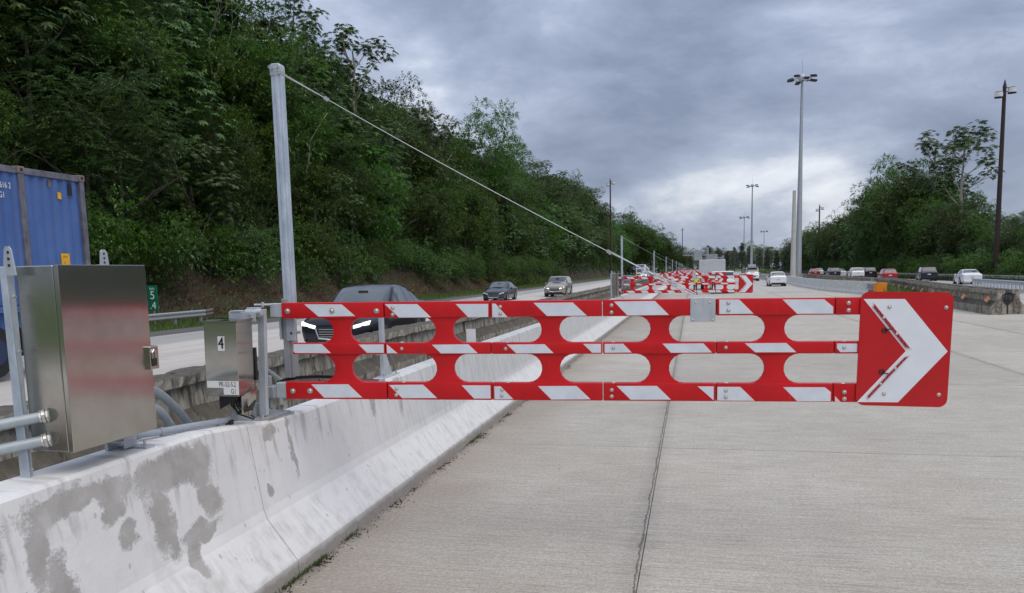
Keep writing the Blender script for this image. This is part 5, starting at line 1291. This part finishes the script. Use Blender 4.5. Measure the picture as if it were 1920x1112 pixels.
def car(kind, label, cat, x, y, z, rz, paint, group='cars on the roads', front='lit', detail=1, name='parked_car'):
    K = KINDS[kind]; L_ = K['L']; root = thing(name, label, cat, (x, y, z), rz, group)
    secs = []
    for i, (yy, w_, zs, zb, zt, tf) in enumerate(K['st']):
        cab_ = K['rf'] <= i <= K['rr']
        if cab_: s_ = [(w_*.94, zs), (w_, zs+(zb-zs)*.45), (w_*.985, zb-.06), (w_*.955, zb), (w_*(tf+.07), zt-.07), (w_*tf*.86, zt-.012), (w_*tf*.45, zt), (0, zt+.008)]
        else: s_ = [(w_*.94, zs), (w_, zs+(zb-zs)*.5), (w_*.985, zb-.06), (w_*.945, zb), (w_*.86, zb+(zt-zb)*.45), (w_*.68, zt-.012), (w_*.36, zt), (0, zt+.006)]
        secs.append([(yy, a, b) for a, b in s_])
    A = crom(secs, 5); A = np.swapaxes(crom(np.swapaxes(A, 0, 1), 3), 0, 1)   # (ni, nj, 3)
    ni, nj = A.shape[:2]; y0 = L_/2
    v = []; idx = {}
    for i in range(ni):
        for j in range(nj): idx[(i, j, 1)] = len(v); v.append((A[i, j, 1], A[i, j, 0]-y0, A[i, j, 2]))
    for i in range(ni):
        for j in range(nj):
            if j == nj-1: idx[(i, j, -1)] = idx[(i, j, 1)]
            else: idx[(i, j, -1)] = len(v); v.append((-A[i, j, 1], A[i, j, 0]-y0, A[i, j, 2]))
    parts = {'body': [], 'windscreen': [], 'rear_window': [], 'side_window_l': [], 'side_window_r': [], 'side_window_l2': [], 'side_window_r2': []}
    iw0, iw1 = K['cowl']*5, K['rf']*5; ir0, ir1 = K['rr']*5, K['deck']*5; bp_ = (iw1+ir0)//2
    for i in range(ni-1):
        for j in range(nj-1):
            for sg in (1, -1):
                q = [idx[(i, j, sg)], idx[(i+1, j, sg)], idx[(i+1, j+1, sg)], idx[(i, j+1, sg)]]
                tgt = 'body'
                if iw0+1 <= i < iw1 and j >= 13: tgt = 'windscreen'
                elif ir0 <= i < ir1-1 and j >= 13: tgt = 'rear_window'
                elif iw0+3 <= i < ir1-2 and 9 <= j < 12 and not (i in (bp_,)) and i not in (iw1-1+0,) and i != ir0:
                    tgt = 'side_window_'+('l' if sg > 0 else 'r')+('2' if i > bp_ else '')
                parts[tgt].append(tuple(q))
    parts['body'].append(tuple([idx[(0, j, 1)] for j in range(nj)]+[idx[(0, j, -1)] for j in range(nj-2, -1, -1)]))
    parts['body'].append(tuple([idx[(ni-1, j, 1)] for j in range(nj)]+[idx[(ni-1, j, -1)] for j in range(nj-2, -1, -1)]))
    body = None
    for nm, fs in parts.items():
        if not fs: continue
        used = sorted({a for f in fs for a in f}); mp_ = {a: k for k, a in enumerate(used)}
        mb = MB(); mb.add([v[a] for a in used], [tuple(mp_[a] for a in f) for f in fs])
        mt = paint if nm == 'body' else (M['wglass'] if nm in ('windscreen', 'rear_window') else M['glass'])
        o = mb.build(nm if not nm.startswith('side') else 'side_window', mt, root, smooth=True)
        if nm == 'body': body = o
    W = K['W']
    MB().box(-W*.88, W*.88, -y0+.25, y0-.25, .17, .5).build('underbody', M['plasticblk'], root)
    for yy in K['wh']:
        for sg in (1, -1):
            wr = K['wr']; wv = thing_part('wheel', root, (sg*(W-.115), yy-y0, wr))
            MB().cyl((-.115, 0, 0), (.115, 0, 0), wr, 22).build('tyre', M['tyre'], wv, bevel=.03)
            mb = MB(); mb.cyl((sg*.09, 0, 0), (sg*.121, 0, 0), wr*.64, 18); mb.cyl((sg*.12, 0, 0), (sg*.128, 0, 0), wr*.2, 8); mb.build('rim', M['rim'], wv)
            MB().cyl((sg*(W-.25), yy-y0, wr+.03), (sg*(W+.004), yy-y0, wr+.03), wr*1.16, 20).build('wheel_arch', M['plasticblk'], root)
    st = K['st']; z1, z2 = st[1][2], st[1][3]
    c0, c1 = st[K['cowl']], st[K['rf']]
    MB().tube([(-c0[1]*.80, c0[0]-y0+.10, c0[4]-.015), (0, c0[0]-y0-.03, c0[4]+.022), (c0[1]*.80, c0[0]-y0+.10, c0[4]-.015)], .030, 6).build('wiper_cowl', M['plasticblk'], root)
    MB().box(-.12, .12, c1[0]-y0-.30, c1[0]-y0-.27, c1[4]-.17, c1[4]-.09).build('inside_mirror', M['plasticblk'], root)
    for sg in (1, -1):
        MB().tube([(sg*c0[1]*.90, c0[0]-y0+.12, c0[4]-.02), (sg*c1[1]*(c1[5]+.055), c1[0]-y0+.02, c1[4]-.045)], .022, 5).build('pillar_trim', M['plasticblk'], root)
    # front end
    fz = st[0][3]; mb = MB(); n = 6
    gz0, gz1 = fz-.26, fz-.02
    mb.prism([(-.42, gz1), (.42, gz1), (.36, gz0), (-.36, gz0)], lambda a, b, d: (a, -y0+d, b), -.03, .02); gr = mb.build('grille', M['plasticblk'], root, bevel=.01)
    mb = MB(); mb.tube([(-.44, -y0-.028, gz1+.01), (-.37, -y0-.03, gz0), (0, -y0-.035, gz0-.035), (.37, -y0-.03, gz0), (.44, -y0-.028, gz1+.01)], .018, 6)
    for k in range(4): mb.box(-.36, .36, -y0-.036, -y0-.03, gz0+.03+.055*k, gz0+.04+.055*k)
    mb.build('grille_trim', M['chrome'], gr)
    hw = st[1][1]
    for sg in (1, -1):
        mb = MB(); a, b = sg*.44, sg*(hw-.02)
        mb.add([(a, -y0-.045, fz-.05), (b, -y0+.03, fz+.03), (b, -y0+.05, fz+.12), (a, -y0-.02, fz+.02), (a, -y0+.15, fz-.06), (b, -y0+.4, fz+.02), (b, -y0+.4, fz+.13), (a, -y0+.15, fz+.04)], [(0,1,2,3),(4,5,6,7),(0,1,5,4),(1,2,6,5),(2,3,7,6),(3,0,4,7)])
        mb.build('headlight', M['headlit'] if front == 'lit' else M['headoff'], root, bevel=.012)
        i_ = len(st)-2; tz = st[i_][3]; tw = st[i_][1]
        mb = MB(); a, b = sg*.42, sg*(tw+.01); yb = st[-1][0]-y0; ya = st[i_][0]-y0
        mb.add([(a, yb+.008, tz-.17), (b, ya+.02, tz-.17), (b, ya-.03, tz-.02), (a, yb-.02, tz-.02), (a, yb-.12, tz-.17), (b, ya-.2, tz-.17), (b, ya-.2, tz-.02), (a, yb-.12, tz-.02)], [(0,1,2,3),(4,5,6,7),(0,1,5,4),(1,2,6,5),(2,3,7,6),(3,0,4,7)])
        mb.build('taillight', M['taillamp'], root, bevel=.012)
        cz_ = st[K['cowl']][3]; cy_ = st[K['cowl']][0]-y0+.35
        mb = MB(); mb.box(sg*(W-.02) if sg > 0 else -(W+.16), (W+.16) if sg > 0 else -(W-.02), cy_, cy_+.12, cz_+.02, cz_+.16); mb.build('mirror', paint, root, bevel=.03)
    yb = st[-1][0]-y0
    MB().box(-.17, .17, yb+.0, yb+.02, st[-1][3]-.26, st[-1][3]-.12).build('licence_plate', M['plate'], root)
    MB().box(-W*.8, W*.8, yb-.15, yb+.015, st[-1][2]-.12, st[-1][2]+.08).build('rear_bumper', M['plasticblk'] if kind in ('suv', 'hatch') else paint, root, bevel=.03)
    MB().box(-W*.72, W*.72, -y0-.012, -y0+.2, st[0][2]-.10, st[0][2]+.03).build('front_intake', M['plasticblk'], root, bevel=.02)
    return root
def thing_part(name, parent, loc):
    o = bpy.data.objects.new(name, None); col.objects.link(o); o.parent = parent; o.location = loc; o.empty_display_size = .1; return o
def paint(name, c, rough=.3, metal=.1): return simple(name, c, rough, metal, .4, coat=.5)
P_blk = paint('black_pearl_paint', (.012, .014, .022)); P_dk = paint('dark_blue_grey_paint', (.03, .04, .055)); P_sil = paint('silver_beige_paint', (.36, .34, .31), .35, .4)
P_wh = paint('white_car_paint', (.80, .81, .83), .25, 0); P_red = paint('red_car_paint', (.36, .02, .025), .3, .1); P_nv = paint('navy_black_paint', (.018, .02, .035))
P_gr = paint('grey_car_paint', (.28, .30, .32), .3, .3)
car('sedan', 'nearest black sedan with lit headlights approaching behind the gate arm', 'car', -7.95, 18.8, lz(-8.3, 18.6)+.06, .06, P_blk)
car('sedan', 'second dark sedan with hexagonal grille on the outer opposing lane', 'car', -14.6, 60.5, .01, 0, P_dk, front='off')
car('suv', 'silver beige off-roader with lit headlights on the opposing road', 'off-roader', -11.35, 68.5, .01, 0, P_sil)
car('sedan', 'dark car half hidden behind the left end of the second gate', 'car', -8.6, 106, .01, 0, P_dk, front='off')
car('hatch', 'small white car far down the opposing road beyond the gate masts', 'car', -12, 205, .01, 0, P_wh)
car('suv', 'pale grey car far off beside the box truck on the opposing road', 'car', -9.2, 185, .01, 0, P_gr)
car('hatch', 'white hatchback driving away on the deck, right of the gates', 'car', 9.0, 92.5, 0, math.pi, P_wh)
car('sedan', 'white sedan driving away on the right roadway behind the guardrail', 'car', 26.6, 87.5, 0, math.pi-.10, P_wh)
car('suv', 'dark navy SUV on the right roadway left of the white sedan', 'car', 27.7, 106, 0, math.pi-.12, P_nv)
car('hatch', 'red hatchback in the middle of the right roadway', 'car', 23.5, 107, 0, math.pi-.05, P_red)
car('suv', 'white SUV on the right roadway beside a black pickup', 'car', 24.3, 131, 0, math.pi-.03, P_wh)
car('suv', 'black car half hidden behind the white SUV', 'car', 27.6, 139, 0, math.pi, P_blk)
car('suv', 'dark grey car farther along the right roadway', 'car', 23.6, 147, 0, math.pi, P_nv)
car('sedan', 'white car just behind the dark grey one, mostly hidden', 'car', 26.2, 156, 0, math.pi, P_wh)
car('hatch', 'most distant red car on the right roadway near the mast base', 'car', 23.0, 165, 0, math.pi, P_red)
car('hatch', 'white car right behind the most distant red car', 'car', 25.6, 178, 0, math.pi, P_wh)
vn = car('van', 'white van with equipment on its roof facing the camera far down the deck', 'van', 8.9, 129, 0, 0, P_wh, front='off')
MB().box(-.75, .75, -1.4, 1.6, 2.02, 2.12).build('roof_rack', M['galv_dark'], vn); mb = MB()
for k in range(5): mb.dome((-.5+.25*k, -.6+.3*k, 2.12), (0, 0, 1), .16, .45, 8)
mb.build('roof_equipment', M['signgrey'], vn)
car('van', 'white work van parked among the gates, its dark rear window above the arm', 'van', 2.45, 71, 0, math.pi, P_wh, front='off').scale = (1, 1, .93)
# box trucks
def box_truck(label, x, y, rz, body, cabm, w_=1.2, h=3.4, L_=6.5, front=True):
    t = thing('box_truck', label, 'truck', (x, y, .01), rz, 'box trucks')
    MB().box(-w_, w_, -L_/2+1.6, L_/2, .95, h).build('cargo_box', body, t, bevel=.04)
    mb = MB(); mb.prism([(-L_/2, .5), (-L_/2, 1.35), (-L_/2+.35, 2.35), (-L_/2+1.5, 2.4), (-L_/2+1.5, .5)], lambda a, b, d: (d, a, b), -1.02, 1.02); cb_ = mb.build('cab', cabm, t, bevel=.05)
    MB().prism([(-L_/2-.01, 1.40), (-L_/2+.31, 2.25), (-L_/2+.33, 2.25), (-L_/2+.01, 1.40)], lambda a, b, d: (d, a, b), -.88, .88).build('windscreen', M['wglass'], cb_)
    MB().box(-.9, .9, -L_/2-.02, -L_/2, .75, 1.0).build('grille', M['plasticblk'], cb_)
    MB().box(-.5, .5, -L_/2+.5, L_/2-.1, .55, .95).build('chassis', M['plasticblk'], t)
    for yy in (-L_/2+.9, L_/2-1.4):
        for sg in (1, -1): MB().cyl((sg*.75, yy, .45), (sg*1.02, yy, .45), .45, 16).build('wheel', M['tyre'], t)
    return t
t = box_truck('small far box truck with a blue banded box approaching on the opposing road', -13.4, 214, 0, M['whitepaint'], M['whitepaint'])
MB().box(-1.0, 1.0, -1.68, -1.655, 2.45, 3.25).build('blue_panel', M['cblue'], t)
t = box_truck('white box truck standing on the deck behind the workers', 1.85, 84, math.pi, simple('dull_white_box', (.5, .52, .55), .6, vary=.08, vscale=2), M['whitepaint'], 1.25, 2.95)
# container lorry on the opposing road
XC = -12.6
t = thing('container_trailer', 'blue corrugated shipping container with rusty posts on a trailer, at the left edge', 'lorry', (XC-1.22, 8, lz(-13, 12)))
def cc(mb, n, mt, p=None, **k): return mb.build(n, mt, p or t, off=(XC-1.22, 8, lz(-13, 12)), **k)
zb_, zt_c = 1.60, 4.34; pitch = .242
def corr(xs, sgn, y0, y1):
    vs = []; fs = []; y = y0; pts = []
    while y < y1:
        for dy, dx in ((0, 0), (.075, 0), (.115, .036), (.19, .036), (.23, 0)): pts.append((xs-sgn*dx, min(y+dy, y1)))
        y += pitch
    for (a, b) in pts: vs += [(a, b, zb_+.14), (a, b, zt_c-.10)]
    for i in range(len(pts)-1): fs.append((2*i, 2*i+2, 2*i+3, 2*i+1))
    return MB().add(vs, fs)
cont = cc(corr(XC-.02, 1, .2, 14.70), 'side_wall', M['cblue'])
cc(MB().box(XC-2.42, XC-2.40, .2, 14.7, zb_+.1, zt_c-.1), 'side_wall', M['cblue'])
mb = MB(); vs = []; pts = []
for k in range(11):
    x = XC-.1-.22*k
    for dx, dy in ((0, 0), (.07, 0), (.10, .035), (.17, .035), (.20, 0)): pts.append((x-dx, 14.72-dy))
vs = [q for a, b in pts for q in ((a, b, zb_+.14), (a, b, zt_c-.12))]
cc(MB().add(vs, [(2*i, 2*i+2, 2*i+3, 2*i+1) for i in range(len(pts)-1)]), 'end_wall', M['cblue'])
for y in (.1, 13.14, 14.70):
    for x in (XC-.07, XC-2.44): cc(MB().box(x, x+.09, y-(.07 if y < 14 else .05), y+.07, zb_, zt_c), 'corner_post', M['faded'], bevel=.008)
for y in (13.14, 14.70):
    for z in (zb_-.01, zt_c-.09):
        c_ = cc(MB().box(XC-.10, XC+.035, y-.09, y+.085, z, z+.13), 'corner_casting', M['rust'], bevel=.012)
        cc(MB().box(XC+.034, XC+.037, y-.03, y+.03, z+.035, z+.095), 'casting_hole', M['ink'], c_)
for z in (zb_, zt_c-.10):
    for x in (XC-.06, XC-2.44): cc(MB().box(x, x+.075, .15, 14.7, z, z+.12), 'side_rail', M['faded'] if z > 3 else M['cblue'], bevel=.006)
    cc(MB().box(XC-2.4, XC-.05, 14.66, 14.74, z, z+.12), 'end_rail', M['cblue'])
cc(MB().box(XC-2.42, XC-.02, .2, 14.7, zt_c-.05, zt_c-.02), 'roof_panel', M['cblue'])
cc(MB().box(XC-.012, XC-.006+.01, 14.03, 14.12, 3.84, 3.97), 'sticker', M['yellow'], cont); cc(MB().box(XC-.006, XC+.005, 13.98, 14.20, 2.46, 2.74), 'sticker', M['yellow'], cont)
cc(MB().box(XC-.006, XC+.004, 14.33, 14.42, 3.93, 4.18), 'vent', M['ink'], cont); cc(MB().box(XC-.006, XC+.010, 13.80, 13.86, 4.06, 4.2), 'vent', M['rust'], cont)
of = (XC-1.22, 8, lz(-13, 12))
def ctext(s_, size, y, z, mt=M['paper'], sq=.75): text_mesh(s_, size, lambda a, b: (XC+.006, y+a, z+b), mt, cont, off=of, squeeze=sq)
ctext('2616 2', .155, 12.73, 3.985, sq=.72); ctext('G1', .155, 12.66, 3.80); ctext('ATION', .05, 14.09, 2.67, M['ink']); ctext('CA', .06, 14.06, 2.55, M['ink'])
cc(MB().box(XC-2.2, XC-.2, .5, 14.4, zb_-.35, zb_-.02), 'chassis', M['cblue'])
for yy in (12.25, 11.0):
    for x in (XC-.42, XC-2.4): cc(MB().cyl((x, yy, .88), (x+.34, yy, .88), .50, 22), 'wheel', M['tyre'], bevel=.03)
    cc(MB().cyl((XC-.09, yy, .88), (XC-.06, yy, .88), .27, 16), 'wheel_hub', M['hub'])
cc(MB().box(XC-.5, XC-.1, 12.9, 12.93, .75, 1.3), 'mud_flap', M['plasticblk'])

# ------------------------------------------------------------------ road workers
def worker(label, x, y, rz, vest, hel, pants, bend=.2):
    t = thing('person', label, 'person', (x, y, .005), rz, 'road workers')
    J = {'pel': (0, 0, .95), 'bel': (0, -.02-bend*.1, 1.10), 'che': (0, -.02-bend*.35, 1.32), 'nek': (0, -.02-bend*.5, 1.47), 'hea': (0, -.04-bend*.65, 1.58), 'top': (0, -.05-bend*.7, 1.70)}
    R_ = {'pel': .15, 'bel': .14, 'che': .165, 'nek': .06, 'hea': .092, 'top': .07}
    E_ = [('pel', 'bel'), ('bel', 'che'), ('che', 'nek'), ('nek', 'hea'), ('hea', 'top')]
    for s, sg in (('l', 1), ('r', -1)):
        J['hip'+s] = (sg*.10, 0, .88); J['kne'+s] = (sg*.12, -.05*sg, .48); J['ank'+s] = (sg*.13, .03*sg, .09); J['toe'+s] = (sg*.15, -.14+.03*sg, .04)
        J['sho'+s] = (sg*.18, J['che'][1], 1.40); J['elb'+s] = (sg*.27, J['che'][1]-.08, 1.14); J['wri'+s] = (sg*.18, J['che'][1]-.33, 1.06); J['han'+s] = (sg*.16, J['che'][1]-.42, 1.07)
        R_.update({'hip'+s: .095, 'kne'+s: .06, 'ank'+s: .045, 'toe'+s: .04, 'sho'+s: .065, 'elb'+s: .045, 'wri'+s: .032, 'han'+s: .035})
        E_ += [('pel', 'hip'+s), ('hip'+s, 'kne'+s), ('kne'+s, 'ank'+s), ('ank'+s, 'toe'+s), ('che', 'sho'+s), ('sho'+s, 'elb'+s), ('elb'+s, 'wri'+s), ('wri'+s, 'han'+s)]
    ks = list(J); me = bpy.data.meshes.new('body'); me.from_pydata([J[k] for k in ks], [(ks.index(a), ks.index(b)) for a, b in E_], [])
    o = bpy.data.objects.new('body', me); col.objects.link(o)
    md = o.modifiers.new('s', 'SKIN'); 
    for i, k in enumerate(ks): me.skin_vertices[0].data[i].radius = (R_[k], R_[k]*.85); me.skin_vertices[0].data[i].use_root = (k == 'pel')
    o.modifiers.new('u', 'SUBSURF').levels = 1
    bpy.context.view_layer.update()
    me2 = bpy.data.meshes.new_from_object(o.evaluated_get(bpy.context.evaluated_depsgraph_get())); bpy.data.objects.remove(o)
    for q in (M['navy'] if pants is None else pants, vest, M['skin'], M['black']): me2.materials.append(q)
    for p in me2.polygons:
        c = p.center; p.use_smooth = True
        p.material_index = 3 if c.z < .10 else (0 if c.z < .98 and c.y > -.25 else (2 if c.z > 1.47 or c.y < J['che'][1]-.30 else 1))
    ob = bpy.data.objects.new('body', me2); col.objects.link(ob); ob.parent = t
    hx, hy, hz = J['hea']
    mb = MB(); mb.dome((hx, hy, hz+.045), (0, 0, 1), .135, .125, 14); mb.cyl((hx, hy-.02, hz+.04), (hx, hy-.02, hz+.052), .155, 16); mb.build('helmet', hel, t, smooth=True)
    return t
worker('road worker in white helmet and yellow vest standing behind the second gate', .20, 66, 2.6, M['hivis'], M['helmet'], None)
worker('road worker in yellow-green helmet and orange vest right of the white helmeted one', 1.66, 67, -2.4, M['hiorange'], M['helmety'], None, .1)
